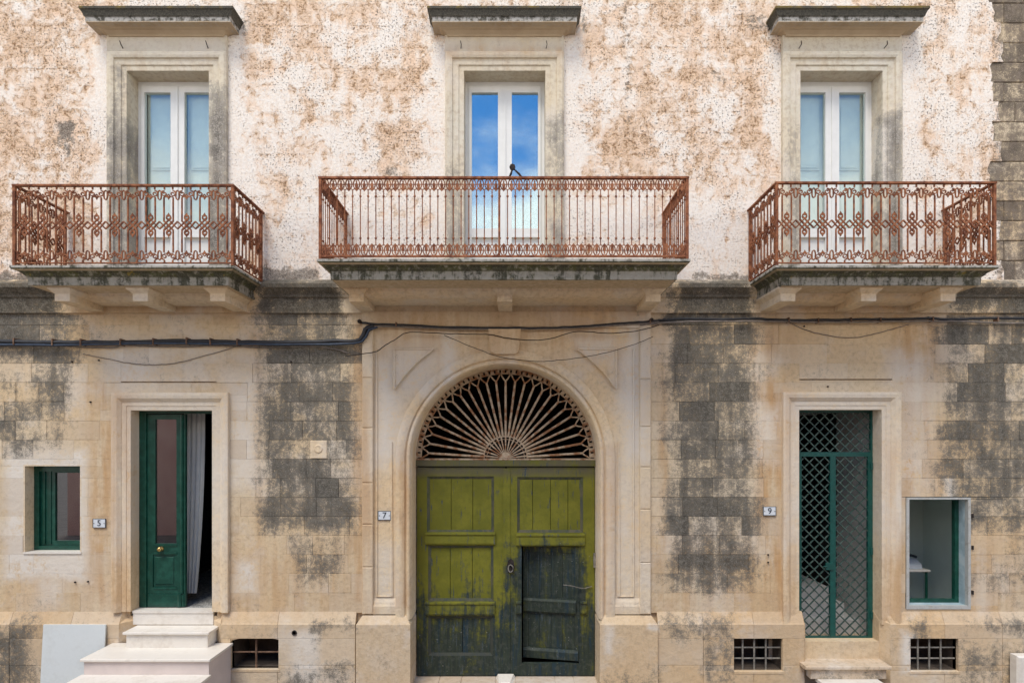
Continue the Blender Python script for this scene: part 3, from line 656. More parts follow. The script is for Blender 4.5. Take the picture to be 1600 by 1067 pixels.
# ------------------------------------------------------------------ portal
GY = .36                                          # plane of the carriage gate
gx0, gx1 = X(650, GY), X(930, GY); gc = (gx0+gx1)/2; RG = (gx1-gx0)/2; zs = Z(716, GY)       # springing
NA = 40
def arch(r, zbot=None, n=NA):
    pts = [(gc-r*math.cos(math.pi*i/n), zs+r*math.sin(math.pi*i/n)) for i in range(n+1)]
    return ([(gc-r, zbot)] if zbot is not None else [])+pts+([(gc+r, zbot)] if zbot is not None else [])
def arch_sweep(m, prof, zbot):
    b = len(m.v); paths = [arch(r, zbot) for r, y in prof]; n = len(paths[0])
    for (r, y), pth in zip(prof, paths): m.v += [(x, y, z) for x, z in pth]
    for i in range(len(prof)-1):
        for q in range(n-1): m.f.append((b+i*n+q, b+i*n+q+1, b+(i+1)*n+q+1, b+(i+1)*n+q))
    return m
px0, px1 = X(567), X(1016); zp0, zp1 = Z(958), Z(490)
m = MB()                                          # recessed field, with the arch cut out
A = arch(RG+.01, zp0); n = len(A); out = []
for x, z in A:
    if z <= zs: out.append((px0 if x < gc else px1, z))
    else:
        a = math.atan2(z-zs, x-gc); hx = (px1-gc) if x > gc else (gc-px0); t_ = min(hx/abs(math.cos(a)) if abs(math.cos(a)) > 1e-6 else 1e9, (zp1-zs)/math.sin(a)); out.append((gc+t_*math.cos(a), zs+t_*math.sin(a)))
b = len(m.v); m.v += [(x, .0, z) for x, z in A]+[(x, .0, z) for x, z in out]
for i in range(n-1): m.f.append((i, i+1, n+i+1, n+i))
for cx_ in (px0, px1):                            # fill the two upper corners
    q = [i for i in range(n) if abs(out[i][0]-cx_) < 1e-6 and out[i][1] > zs]; i = max(q, key=lambda i: out[i][1]); j = i+1 if cx_ == px0 else i-1
    m.poly([(out[i][0], 0, out[i][1]), (cx_, 0, zp1), (out[j][0], 0, zp1)], [(0, 1, 2)])
portal = m.build('portal', M_portal, house)
MB().box(px0, gc-RG-.4, .002, .2, zp0, zp1).box(gc+RG+.4, px1, .002, .2, zp0, zp1).build('portal_core', M_portal, portal)
rs = lambda r: r/115.
arch_sweep(MB(), [(RG+.215, .0), (RG+.21, -.045), (RG+.205, -.05), (RG+.095, -.05), (RG+.09, -.045), (RG+.082, -.012), (RG+.072, -.012), (RG+.058, -.045), (RG+.04, -.055), (RG+.022, -.05), (RG+.012, -.03), (RG+.008, -.01), (RG, .0), (RG, GY+.1)], Z(966)).build('archivolt', M_portal, portal, True)
# voussoir joints are hair lines; raised outer strips, frieze and sills of the panels
for a, b_ in ((567, 584), (999, 1016)):
    z = zp0; k = 0
    while z < Z(513)-.05:
        z2 = min(Z(513), z+random.uniform(.5, .75))
        if Z(513)-z2 < .2: z2 = Z(513)
        o = MB().slab(X(a)+(.0 if a == 567 else 0), X(b_), -.05, .01, z+.001, z2-.001, .012, .001).build('pilaster_strip', M_portal, portal); o.color = (.3, random.uniform(0, .7), random.uniform(0, .6), 1); z = z2
xs = [567, 640, 720, 860, 940, 1016]
for a, b_ in zip(xs, xs[1:]):
    o = MB().prismx([(.02, Z(489)+.01), (-.05, Z(489)+.01), (-.05, Z(509)), (-.036, Z(513)), (.02, Z(513))], X(a)+.001, X(b_)-.001).build('frieze_stone', M_portal, portal); o.color = (.4, random.uniform(0, .4), random.uniform(0, .6), 1)
for a, b_ in ((X(584), gc-RG-.205), (gc+RG+.205, X(999))):
    MB().prismx([(.01, zp0), (-.035, zp0), (-.035, Z(946)), (-.025, Z(943)), (-.02, Z(940)), (0, Z(934)), (.01, Z(934))], a, b_).build('panel_sill', M_portal, portal)
    MB().box(a, b_, -.034, .01, zp0, zp0+.001).build('panel_foot', M_portal, portal) if 0 else None
for s in (-1, 1):                                 # curved triangular panels in the spandrels
    pts = []; r2 = 204/115.
    tri_x = X(617) if s < 0 else 2*gc-X(617)
    a0 = math.acos(min(1, abs(tri_x-gc)/r2)); a1 = math.asin((Z(546)-zs)/r2)
    arc = [(gc+s*r2*math.cos(a0+(a1-a0)*i/10), zs+r2*math.sin(a0+(a1-a0)*i/10)) for i in range(11)]
    pts = arc+[(tri_x, Z(546))]
    if s > 0: pts = pts[::1]
    else: pts = pts[::-1]
    MB().prism(pts, -.03, .01).build('spandrel_panel', M_portal, portal)
    MB().tube([(p_, -.034, q_) for p_, q_ in pts], .013, 6, closed=True).build('panel_moulding', M_portal, portal)
    xa_, xb_ = (X(589), X(612)) if s < 0 else (2*gc-X(612), 2*gc-X(589))
    MB().tube(([(xa_, -.006, Z(545)), (xa_, -.006, Z(931)), (xb_, -.006, Z(931)), (xb_, -.006, Z(690))] if s < 0 else [(xb_, -.006, Z(545)), (xb_, -.006, Z(931)), (xa_, -.006, Z(931)), (xa_, -.006, Z(690))]), .013, 6).build('panel_moulding', M_portal, portal)
ky = -.10
m = MB(); t0, t1 = Z(514, ky), Z(553, ky)
m.prism([(X(763, ky), t0), (X(767, ky), t1+.03), (X(775, ky), t1), (X(804, ky), t1), (X(810, ky), t1+.03), (X(814, ky), t0)][::1], ky, .0); m.build('keystone', M_portal, portal)
for a, b_ in ((556, 641), (943, 1028)):           # pilaster bases
    by = -.11; zq, zc = Z(961, -.035), Z(976, by); xa, xb = X(a, by), X(b_, by)
    if a < 700: xb = gx0+.001
    else: xa = gx1-.001
    m = MB()
    inn = .07
    oxl, oxr = xa, xb
    m.poly([(oxl, by, -.1), (oxr, by, -.1), (oxr, by, zc), (oxl, by, zc), (oxl+inn, -.036, zq), (oxr-inn, -.036, zq), (oxl, .45, -.1), (oxr, .45, -.1), (oxr, .45, zc), (oxl, .45, zc), (oxl+inn, .45, zq), (oxr-inn, .45, zq)],
           [(0, 1, 2, 3), (3, 2, 5, 4), (0, 3, 9, 6), (1, 7, 8, 2), (3, 4, 10, 9), (2, 8, 11, 5), (4, 5, 11, 10)])
    m.build('pilaster_base', M_plinth, portal)
# dark passage behind the gate
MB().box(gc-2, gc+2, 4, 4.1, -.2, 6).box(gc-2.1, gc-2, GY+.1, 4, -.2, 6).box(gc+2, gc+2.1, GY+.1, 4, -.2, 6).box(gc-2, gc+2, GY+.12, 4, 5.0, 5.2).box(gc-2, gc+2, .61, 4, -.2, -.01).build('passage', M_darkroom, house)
# threshold paving
thr = MB().box(gc-RG-.05, gc+RG+.05, -.3, .6, -.05, .008).build('threshold', M_slabpav, house)
xs = [650-6, 688, 722, 775, 806, 866, 895, 936]
for a, b_ in zip(xs, xs[1:]): MB().slab(X(a, GY)+.004, X(b_, GY)-.004, -.25, GY+.08, .009, .020, .003).build('paving_stone', M_slabpav, thr)
wx = X(790, .15)
st = MB().poly([(wx-.14, GY-.03, .02), (wx+.14, GY-.03, .02), (wx+.085, .05, .02), (wx-.085, .05, .02), (wx-.11, GY-.04, .075), (wx+.11, GY-.04, .075), (wx+.06, .08, .05), (wx-.06, .08, .05)], [(0, 1, 5, 4), (1, 2, 6, 5), (2, 3, 7, 6), (3, 0, 4, 7), (4, 5, 6, 7)]).build('door_stop', M_marble)
tag(st, 'small white wedge stone on the sill at the foot of the green gate', 'door stop')

# ------------------------------------------------------------------ fanlight
fan = MB().prism([(gc-RG, Z(718.5, GY)), (gc+RG, Z(718.5, GY)), (gc+RG, Z(716, GY)), (gc-RG, Z(716, GY))], GY-.02, GY+.02).build('fanlight', M_fan, house); fan['label'] = 'sunburst iron fanlight with flaking pale paint'
pm = 8.36/920; fz = Z(715.5, GY); fr_ = 136.*pm
def ring(r0, n=44): return [(gc-r0*math.cos(math.pi*i/n), GY, fz+r0*math.sin(math.pi*i/n)) for i in range(n+1)]
MB().tube(ring(RG-.012), .012).build('outer_ring', M_fan, fan); MB().tube(ring(132*pm), .013).build('scallop_ring', M_fan, fan)
MB().tube(ring(34*pm, 20), .014).build('hub_ring', M_fan, fan); MB().tube(ring(29.5*pm, 20), .006).build('hub_ring', M_fan, fan)
sp_me = mesh_of(MB().tube([(34*pm, 0, 0), (121*pm, 0, 0)], .0165, 6, rot=0).tube([(120*pm*math.cos(R(.0)), 0, 0), (124*pm*math.cos(R(1.6)), 0, 124*pm*math.sin(R(1.6))), (132*pm*math.cos(R(3.6)), 0, 132*pm*math.sin(R(3.6)))], .013).tube([(120*pm, 0, 0), (124*pm*math.cos(R(1.6)), 0, -124*pm*math.sin(R(1.6))), (132*pm*math.cos(R(3.6)), 0, -132*pm*math.sin(R(3.6)))], .013), 'spoke', M_fan)
for i in range(25):
    o = link('spoke', sp_me, (gc, GY, fz), fan); o.rotation_euler = (0, -R(3.6+7.2*i), 0)
hs = mesh_of(MB().tube([(7*pm, 0, 0), (33*pm, 0, 0)], .013, 4, rad=[.008, .016]), 'hub_spoke', M_fan)
for i in range(15):
    o = link('hub_spoke', hs, (gc, GY, fz), fan); o.rotation_euler = (0, -R(6+12*i), 0)
st_me = mesh_of(MB().box(131*pm, 138*pm, -.008, .008, -.026, .026), 'ring_stud', M_fan)
for i in range(50):
    o = link('ring_stud', st_me, (gc, GY, fz), fan); o.rotation_euler = (0, -R(1.8+3.6*i), 0)
m = MB(); m.prism([(gc-9*pm*math.cos(math.pi*i/10), fz+9*pm*math.sin(math.pi*i/10)) for i in range(11)][::-1], GY-.02, GY+.01); m.build('hub', M_fan, fan)

# ------------------------------------------------------------------ carriage gate
def gx(px): return X(px, GY)
def gz(py): return Z(py, GY)
gate = MB().box(gx0+.001, gx1-.001, GY-.03, GY+.08, gz(728), gz(718.7)).build('carriage_gate', M_gate, house); gate['label'] = 'peeling olive green double gate with a small wicket ajar'
def panel(x0, x1, y0, y1, nb, dep=.028):
    xs = [x0]+sorted(x0+(x1-x0)*(i+random.uniform(-.12, .12))/nb for i in range(1, nb))+[x1]
    for a, b_ in zip(xs, xs[1:]): MB().slab(gx(a)+.0028, gx(b_)-.0028, GY+dep+random.uniform(-.002, .002), GY+.06, gz(y1), gz(y0), .003).build('plank', M_gate, gate)
    # bevelled margin round the panel
    f = 4.2; a0, a1, c0, c1 = gx(x0), gx(x1), gz(y1), gz(y0); e = f*8.36/920
    b0, b1 = GY+.006, GY+dep-.003
    o_ = [(a0, b0, c0), (a1, b0, c0), (a1, b0, c1), (a0, b0, c1)]; i_ = [(a0+e, b1, c0+e), (a1-e, b1, c0+e), (a1-e, b1, c1-e), (a0+e, b1, c1-e)]; w_ = [(p_, GY+dep+.004, r_) for p_, q_, r_ in i_]
    MB().poly(o_+i_+w_, [(k, (k+1) % 4, 4+(k+1) % 4, 4+k) for k in range(4)]+[(4+k, 4+(k+1) % 4, 8+(k+1) % 4, 8+k) for k in range(4)]).build('panel_margin', M_gatew, gate)
def ledge_(x0, x1, y0, y1):
    MB().prismx([(GY+.01, gz(y1)), (GY-.028, gz(y1)), (GY-.035, gz(y1)+.02), (GY-.03, gz(y0)-.05), (GY-.045, gz(y0)-.03), (GY-.042, gz(y0)-.01), (GY-.01, gz(y0)), (GY+.01, gz(y0))], gx(x0), gx(x1)).build('moulded_rail', M_gate, gate)
def leaf(name, x0, x1, rects, y0=730, y1=1055):
    m = MB()
    for r_ in rdiff((gx(x0), gx(x1), gz(y1), gz(y0)), [(gx(a), gx(b_), gz(d), gz(c)) for a, b_, c, d in rects]): m.box(r_[0], r_[1], GY, GY+.06, r_[2], r_[3])
    return m.build(name, M_gate, gate)
leaf('gate_leaf', 651.5, 789.5, [(667, 772, 744, 832), (669, 771, 852, 939), (669, 770, 962, 1024)])
leaf('gate_leaf', 791.5, 929, [(808, 911, 745, 832), (815, 905, 853, 1036)])
panel(667, 772, 744, 832, 3); panel(669, 771, 852, 939, 3); panel(669, 770, 962, 1024, 2)
panel(808, 911, 745, 832, 4)
ledge_(665, 774, 831, 850); ledge_(664.5, 773, 939, 960); ledge_(806.5, 913.5, 833, 852)
ledge_(906, 916, 938, 958); ledge_(806, 814.5, 938, 958)
MB().box(gx(786), gx(797), GY-.012, GY-.0005, gz(1053), gz(732)).build('cover_strip', M_gate, gate)
# wicket door, hinged on its right edge and swung inwards
hx_ = gx(904.5); th = R(11.5)
def wick(mb, name, mat=None):
    mb.v = [(hx_+(x-hx_)*math.cos(th)+(y-GY)*math.sin(th), GY-(x-hx_)*math.sin(th)+(y-GY)*math.cos(th), z) for x, y, z in mb.v]
    return mb.build(name, mat or M_gate, gate)
wx0, wx1, wz0, wz1 = gx(815.5), hx_, gz(1033), gz(855)
m = MB()
WR = [(gx(824), gx(897), gz(936), gz(864)), (gx(824), gx(897), gz(1015), gz(962))]
for r_ in rdiff((wx0, wx1, wz0, wz1), WR): m.box(r_[0], r_[1], GY+.012, GY+.055, r_[2], r_[3])
wick(m, 'wicket_door')
for h in WR:
    n_ = 4
    for i in range(n_): wick(MB().slab(h[0]+(h[1]-h[0])*i/n_+.001, h[0]+(h[1]-h[0])*(i+1)/n_-.001, GY+.026, GY+.05, h[2], h[3], .003), 'wicket_plank')
wick(MB().prismx([(GY+.02, gz(958)), (GY-.02, gz(958)), (GY-.025, gz(945)), (GY-.03, gz(941)), (GY-.0, gz(938)), (GY+.02, gz(938))], wx0+.01, wx1-.04), 'wicket_rail')
wick(MB().prismx([(GY+.02, gz(1032)), (GY-.012, gz(1032)), (GY-.02, gz(1020)), (GY+.0, gz(1016)), (GY+.02, gz(1016))], wx0+.005, wx1-.01), 'wicket_rail')
m = MB().prism([(gx(798)+dx*pm, gz(884)+dz*pm) for dx, dz in ((-4, -10), (4, -10), (6, 0), (4, 9), (0, 12), (-4, 9), (-6, 0))], GY-.02, GY-.0125); m.build('lock_plate', M_black, gate)
MB().tube([(x, GY-.035-.012*math.sin(i), z) for i, (x, _, z) in enumerate(circ(gx(798), gz(887), .035, .05, 12))], .009, 5, closed=True).build('ring_handle', M_bar, gate)
MB().tube([(gx(880), GY-.01, gz(913)), (gx(893), GY-.03, gz(914)), (gx(905), GY-.035, gz(917)), (gx(913), GY-.03, gz(918)), (gx(925), GY-.02, gz(915))], .006, 4).build('latch_wire', M_bar, gate)
MB().box(gx1-.03, gx1+.012, GY-.06, GY-.03, gz(885), gz(863)).build('hinge', M_bar, gate)

# ------------------------------------------------------------------ door 5
def surround(x0, x1, y0, ztop, zbot, parent, w):
    k = w/.235
    return MB().frame(x0, x1, zbot, ztop, [(0, .25), (0, -.012), (.055*k, -.012), (.058*k, -.02), (.115*k, -.02), (.12*k, -.03), (.14*k, -.045), (.16*k, -.06), (.20*k, -.065), (.235*k, -.06), (.235*k, .05)]).box(x0, x1, 0, .25, ztop+.0005, ztop+.05).build('stone_surround', M_trim, parent)
d0, d1, dt, db = X(205), X(332), Z(641), 1.047
DY = .18
dx_ = lambda px: X(px, DY)
dz_ = lambda py: Z(py, DY)
m = MB().box(d0, dx_(229), DY-.01, DY+.07, db, dt-.0).box(dx_(229), d1, DY-.01, DY+.07, dz_(646), dt)
door = m.build('front_door', M_green, house); door['label'] = 'dark green panelled door with a glazed upper half, one leaf open'
surround(d0, d1, 0, dt, Z(955)+.0, door, .235)
m = MB()
for r_ in rdiff((dx_(229.5), dx_(289), db+.012, dz_(647)), [(dx_(242), dx_(275), dz_(849), dz_(655)), (dx_(238), dx_(274), dz_(917), dz_(866))]): m.box(r_[0], r_[1], DY+.01, DY+.055, r_[2], r_[3])
lf = m.build('door_leaf', M_green, door)
MB().box(dx_(241), dx_(276), DY+.03, DY+.036, dz_(850), dz_(654)).build('pane', M_glassd, door)
MB().slab(dx_(238), dx_(274), DY+.024, DY+.05, dz_(917), dz_(866), .004).build('door_panel', M_green, door)
MB().slab(dx_(241.5), dx_(270.5), DY+.012, DY+.0245, dz_(913), dz_(870), .008).build('raised_panel', M_green, door)
MB().tube([(dx_(281), DY-.0, db+.012), (dx_(281), DY-.0, db+.20)], .03, 8).tube([(dx_(284), DY+.005, db+.2), (dx_(284), DY+.005, dz_(648))], .022, 8).build('stile_moulding', M_green, door)
MB().box(dx_(231), dx_(287), DY-.002, DY+.0095, db+.012, dz_(928)).build('kick_board', M_green, door)
MB().box(dx_(240), dx_(276), DY+.0, DY+.0098, dz_(853), dz_(850)).box(dx_(240), dx_(276), DY+.0, DY+.0098, dz_(865.5), dz_(863)).box(dx_(240), dx_(276), DY+.0, DY+.0098, dz_(920), dz_(917.5)).build('panel_moulding', M_green, door)
m = MB().lathe([(.03, .0), (.032, -.008), (.012, -.014), (.012, -.035), (.03, -.045), (.034, -.06), (.022, -.075), (.004, -.078)], (dx_(252), DY+.01, dz_(857)), 12); m.build('door_knob', M_brass, door, True)
# hall behind it
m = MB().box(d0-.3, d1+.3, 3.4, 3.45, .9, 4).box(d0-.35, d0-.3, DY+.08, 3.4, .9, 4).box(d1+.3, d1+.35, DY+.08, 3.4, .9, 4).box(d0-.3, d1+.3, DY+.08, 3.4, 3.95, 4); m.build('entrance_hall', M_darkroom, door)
MB().box(d0-.29, d1+.29, DY+.0, 3.39, .95, db-.002).build('terrazzo_floor', M_terr, door)
# curtain
cv = MB(); n = 26; cx0, cx1 = X(288, .5), X(320, .5)
rows = 14
for j in range(rows+1):
    z = dz_(640)+(db+.12-dz_(640))*j/rows; t_ = j/rows
    for i in range(n+1):
        u = i/n; wdt = (cx1-cx0)*(1-.42*t_*t_)
        cv.v.append((cx0+wdt*u, .5+.022*math.sin(u*26+.6*math.sin(t_*3))*(.5+.5*t_), z))
for j in range(rows):
    for i in range(n): cv.f.append((j*(n+1)+i, j*(n+1)+i+1, (j+1)*(n+1)+i+1, (j+1)*(n+1)+i))
c_ = cv.build('curtain', M_curt, None, True); tag(c_, 'pale sheer curtain hanging behind the open green door', 'curtain')

# small window beside door 5
w0, w1, wt, wb = X(39), X(125), Z(728), Z(862)
WY = .15; wx_ = lambda p: X(p, WY); wz_ = lambda p: Z(p, WY)
m = MB().box(w0-.0, w0+.07, WY, WY+.08, wb, wt).box(w1-.05, w1, WY, WY+.08, wb, wt).box(w0+.07, w1-.05, WY, WY+.08, wt-.08, wt).box(w0+.07, w1-.05, WY, WY+.08, wb, wb+.055)
sw = m.build('small_window', M_green, house); sw['label'] = 'small dark green window beside the number 5 door'
ic = (w0+.07, w1-.05, wb+.055, wt-.08)
m = MB()
for r_ in rdiff(ic, [(ic[0]+.20, ic[1]-.02, ic[2]+.07, ic[3]-.02)]): m.box(r_[0], r_[1], WY+.03, WY+.075, r_[2], r_[3])
m.box(ic[0]+.04, ic[0]+.07, WY+.015, WY+.0295, ic[2]+.02, ic[3]).box(ic[0]+.12, ic[0]+.15, WY+.02, WY+.0295, ic[2]+.02, ic[3]); m.build('sash', M_green, sw)
MB().box(ic[0]+.19, ic[1]-.01, WY+.05, WY+.056, ic[2]+.06, ic[3]-.01).build('pane', M_glassd, sw)
m = MB().box(w0-.02, w0, -.002, .25, wb, wt).box(w1, w1+.02, .0, .25, wb, wt).box(w0-.02, w1+.02, .0, .25, wt, wt+.02); m.build('reveal', M_trim, sw)
MB().box(w0-.02, w1+.02, -.012, .25, wb-.025, wb-.0005).build('sill', M_marble, sw)
MB().box(w0-.2, w1+.2, 1.4, 1.45, 1.6, 3.3).box(w0-.2, w0-.15, .26, 1.4, 1.6, 3.3).box(w1+.15, w1+.2, .26, 1.4, 1.6, 3.3).box(w0-.2, w1+.2, .26, 1.4, 3.25, 3.3).box(w0-.2, w1+.2, .26, 1.4, 1.6, 1.65).build('room', M_darkroom, sw)

# ------------------------------------------------------------------ grille door 9
e0, e1, et, eb = X(1248), X(1377), Z(640), .596
EY = .21; ex = lambda p: X(p, EY); ez = lambda p: Z(p, EY)
m = MB().box(e0, e1, EY-.02, EY+.02, ez(713), ez(706)).box(ex(1296), ex(1304.5), EY-.022, EY+.022, eb+.05, ez(713)).box(ex(1355), e1, EY-.021, EY+.021, eb+.05, ez(713)).box(e0, ex(1248)+.03, EY-.021, EY+.021, eb+.05, ez(713)).box(e0, e1, EY-.02, EY+.02, eb, eb+.05).box(ex(1359), e1, EY-.0195, EY+.0195, ez(706), et).box(e0, e1, EY-.012, EY+.012, et-.03, et-.001)
gr = m.build('grille_door', M_grille, house); gr['label'] = 'green double grille of diagonal iron bars at the number 9 doorway'
def lattice(x0, x1, z0, z1, p=.142):
    for s in (1, -1):
        k0 = -(z1-z0) if s > 0 else 0.
        c = x0+k0 if s > 0 else x0
        c = math.floor((x0-(z1-z0))/p)*p
        while c < x1+(z1-z0):
            # line x = c + s*(z-z0)
            ts = sorted([(x0-c)*s, (x1-c)*s]); a, b_ = max(0, ts[0]), min(z1-z0, ts[1])
            if b_-a > .02:
                MB().tube([(c+s*a, EY+s*.006, z0+a), (c+s*b_, EY+s*.006, z0+b_)], .0105, 4).build('lattice_bar', M_lat, gr)
            c += p
lattice(e0+.0, ex(1359), ez(706), et-.03); lattice(ex(1248)+.03, ex(1296), eb+.05, ez(713)); lattice(ex(1304.5), ex(1355), eb+.05, ez(713))
MB().box(ex(1288), ex(1300), EY-.04, EY-.0225, ez(889), ez(878)).tube([(ex(1290), EY-.05, ez(883)), (ex(1283), EY-.055, ez(883.5))], .008, 6).build('lock_case', M_grille, gr)
for py in (728, 860, 960): MB().tube([(e1-.02, EY-.03, ez(py)+.05), (e1-.02, EY-.03, ez(py)-.05)], .016, 8).build('hinge', M_grille, gr)
surround(e0, e1, 0, et, Z(975), gr, .235)
# hall with inner steps
HY = 1.13
MB().box(e1+.012, e1+.1, .2505, HY, .3, 3.9).box(e0-.4, e1+.15, .26, 3.3, 3.8, 3.9).build('stair_hall', M_hall, gr)
MB().box(e0-.35, e0-.3, .2505, 3.2, .3, 3.8).box(e0-.3, e1+.1, 3.2, 3.25, .3, 3.8).box(e1+.03, e1+.1, HY+.001, 3.2, .3, 3.8).build('dark_inner_room', M_darkroom, gr)
MB().box(e0-.3, e1+.012, .25, 3.1, .3, eb-.01).build('hall_floor', M_step, gr)
for i in range(3): MB().box(e0-.29, e1+.01-.12*i, .50+.2*i, 2.4, eb-.009+.19*i, eb+.18+.19*i).build('inner_step', M_hall, gr)

# window beside door 9
v0, v1, vt, vb = X(1420), X(1512), Z(780), Z(946)
m = MB()
for r_ in rdiff((X(1415.5), X(1516), Z(951), Z(777)), [(v0, v1, vb, vt)]): m.box(r_[0], r_[1], -.012, .05, r_[2], r_[3])
ow = m.build('marble_framed_window', M_oldm, house); ow['label'] = 'open window with a white marble frame beside the grille door'
VY = .16
m = MB().box(v1, v1+.03, .0505, .25, vb, vt).box(v0-.03, v0, .0505, .25, vb, vt).box(v0-.03, v1+.03, .0505, .25, vt, vt+.03).box(v0-.03, v1+.03, .0505, .25, vb-.03, vb); m.build('reveal', M_bluem, ow)
v1i = X(1497, VY); v1i = v1-.0
m = MB().box(v1-.055, v1, VY, VY+.06, vb, vt).box(v0, v1-.055, VY, VY+.06, vb, vb+.045).box(v0, v0+.03, VY+.0, VY+.06, vb+.045, vt).box(v0+.03, v1-.055, VY, VY+.06, vt-.03, vt); m.build('window_frame', M_green, ow)
MB().box(v0-.15, v1+.35, 1.3, 1.35, .8, 3.2).box(v1+.3, v1+.35, .26, 1.3, .8, 3.2).box(v0-.2, v0-.15, .26, 2.2, .8, 3.2).box(v0-.15, v1+.3, .26, 2.2, 3.15, 3.2).box(v0-.15, v1+.3, .26, 2.2, .8, .85).build('room', M_room, ow)
MB().box(v0-.15, v1+.3, .3, 2.2, .851, .86).build('room_floor', M_terr, ow)
for py in (802, 852, 922): MB().box(X(1517.5), X(1520), -.02, .01, Z(py+6), Z(py)).build('shutter_pin', M_black, ow)
ty = .75; tb = empty('side_table', (X(1425, ty), ty+.15, .86), 'small white table seen through the marble framed window', 'table')
MB().slab(v0-.12, X(1447, ty), ty-.1, ty+.4, Z(888, ty)-.03, Z(888, ty), .006).build('table_top', M_marble, tb)
for a in (v0-.08, X(1443, ty)): 
    for b_ in (ty-.06, ty+.36): MB().tube([(a, b_, .86), (a, b_, Z(888, ty)-.031)], .018, 6).build('leg', M_green, tb)
o = MB().prismx([(ty-.02, Z(888, ty)+.001), (ty+.2, Z(888, ty)+.001), (ty+.2, Z(876, ty)), (ty+.12, Z(874, ty)), (ty, Z(882, ty))], X(1420, ty), X(1440, ty)).build('desk_telephone', M_enam, None); tag(o, 'white desk telephone on the table inside the marble framed window', 'telephone')
hs_ = MB().tube([(X(1421, ty), ty+.1, Z(872, ty)), (X(1430, ty), ty+.1, Z(869, ty)), (X(1439, ty), ty+.1, Z(872, ty))], .02, 6).build('handset', M_ink, o)

# ------------------------------------------------------------------ cellar vents
def vent(v, nv, nh, mat, bars, lab):
    x0, x1, z0, z1 = hole(*v, y=PY)
    m = MB().box(x0-.02, x1+.02, .5, .55, z0-.1, z1+.1).box(x0-.03, x0, -.02, .5, z0-.1, z1+.1).box(x1, x1+.03, -.02, .5, z0-.1, z1+.1).box(x0-.02, x1+.02, -.02, .5, z1, z1+.03).box(x0-.02, x1+.02, -.02, .5, z0-.03, z0-.0)
    o = m.build('cellar_vent', mat, house); o['label'] = lab
    MB().slab(x0-.02, x1+.02, PY-.006, .02, z0-.04, z0-.001, .005).build('sill', M_plinth, o)
    for i in range(nv):
        x = x0+(x1-x0)*(i+1)/(nv+1)*(1 if nv == 1 else .96)-(.02 if nv > 1 else 0); MB().tube([(x, -.01, z0-.02), (x, -.01, z1+.02)], .013, 5).build('bar', bars, o)
    for i in range(nh):
        z = z0+(z1-z0)*(i+1)/(nh+1); MB().tube([(x0-.02, .008, z), (x1+.02, .008, z)], .012, 5).build('bar', bars, o)
    return o
v_ = vent(VENT[0], 1, 1, M_dirt, M_barr, 'cellar opening with a rusty cross bar beside the marble steps')
x0, x1, z0, z1 = hole(*VENT[0], y=PY)
for s in (0, 1): MB().prism([(x0, z1-.001), (x0, z1-.03), (x0+.06, z1-.018), (x0+.13, z1-.001)] if s == 0 else [(x1, z1-.022), (x1, z1-.001), (x1-.1, z1-.001)], PY+.01, .0).build('rough_lintel', M_plinth, v_)
vent(VENT[1], 3, 2, M_dirt, M_bar, 'cellar opening with six grey iron bars between gate and grille'); vent(VENT[2], 3, 2, M_dirt, M_bar, 'cellar opening with grey bars under the marble framed window')
# drain hole
MB().lathe([(.035, .0), (.035, -.012), (.024, -.014), (.024, .05)], (X(460, PY), PY, Z(988, PY)), 10).build('drain_spout', M_black, plin)

# ------------------------------------------------------------------ steps
s5 = empty('entrance_steps', (-4.6, -.5, 0), 'four new white marble steps up to the green front door', 'steps')
MB().box(d0+.0, d1-.0, .02, DY-.0105, db-.03, db+.004).build('door_sill', M_marble, s5)
MB().box(d0+.005, d1-.005, .03, DY-.02, .86, db-.0305).build('riser', M_marble, s5)
M_riser = flat('pinkish_riser_plaster', (.66, .57, .52), .7, .06, 4)
def step(xa, xb, yf, yb, z, zlow, rm):
    MB().slab(xa, xb, yf, yb, z-.03, z, .005).build('tread', M_marble, s5)
    MB().box(xa+.03, xb-.03, yf+.035, yb-.001, zlow, z-.0302).build('riser', rm, s5)
step(-5.13, -4.0, -.287, .03, .852, .646, M_marble)
step(-5.40, -3.78, -.68, -.075, .645, .446, M_riser)
step(-5.40, -3.78, -1.08, -.645, .445, .236, M_riser)
step(-5.40, -3.78, -1.48, -1.046, .235, .0, M_riser)
MB().box(-5.37, -3.81, -.64, -.075, 0, .4455).box(-5.37, -3.81, -1.04, -.6405, 0, .2355).build('step_core', M_riser, s5)
s9 = empty('worn_steps', (4.4, -.3, 0), 'worn limestone steps below the green diagonal grille', 'steps')
MB().slab(e0+.002, e1-.002, .10, EY+.04, eb-.045, eb-.001, .006).build('door_sill', M_step, s9)
MB().box(e0+.005, e1-.005, .13, EY, .39, eb-.046).build('riser', M_step, s9)
MB().slab(X(1259, -.24), X(1394, -.24), -.24, .14, .345, .39, .008, .003).build('tread', M_step, s9)
MB().slab(X(1268, -.2), X(1386, -.2), -.19, .1, .205, .3445, .006).build('riser', M_step, s9)
MB().slab(X(1280, -.24), X(1375, -.24), -.55, -.14, .16, .2045, .006).build('tread', M_marble, s9)
MB().box(X(1284, -.24), X(1371, -.24), -.52, -.15, .0, .1595).build('riser', M_step, s9)
for a, b_ in ((X(1257, PY), e0), (e1, X(1366, PY)+.0)): pass
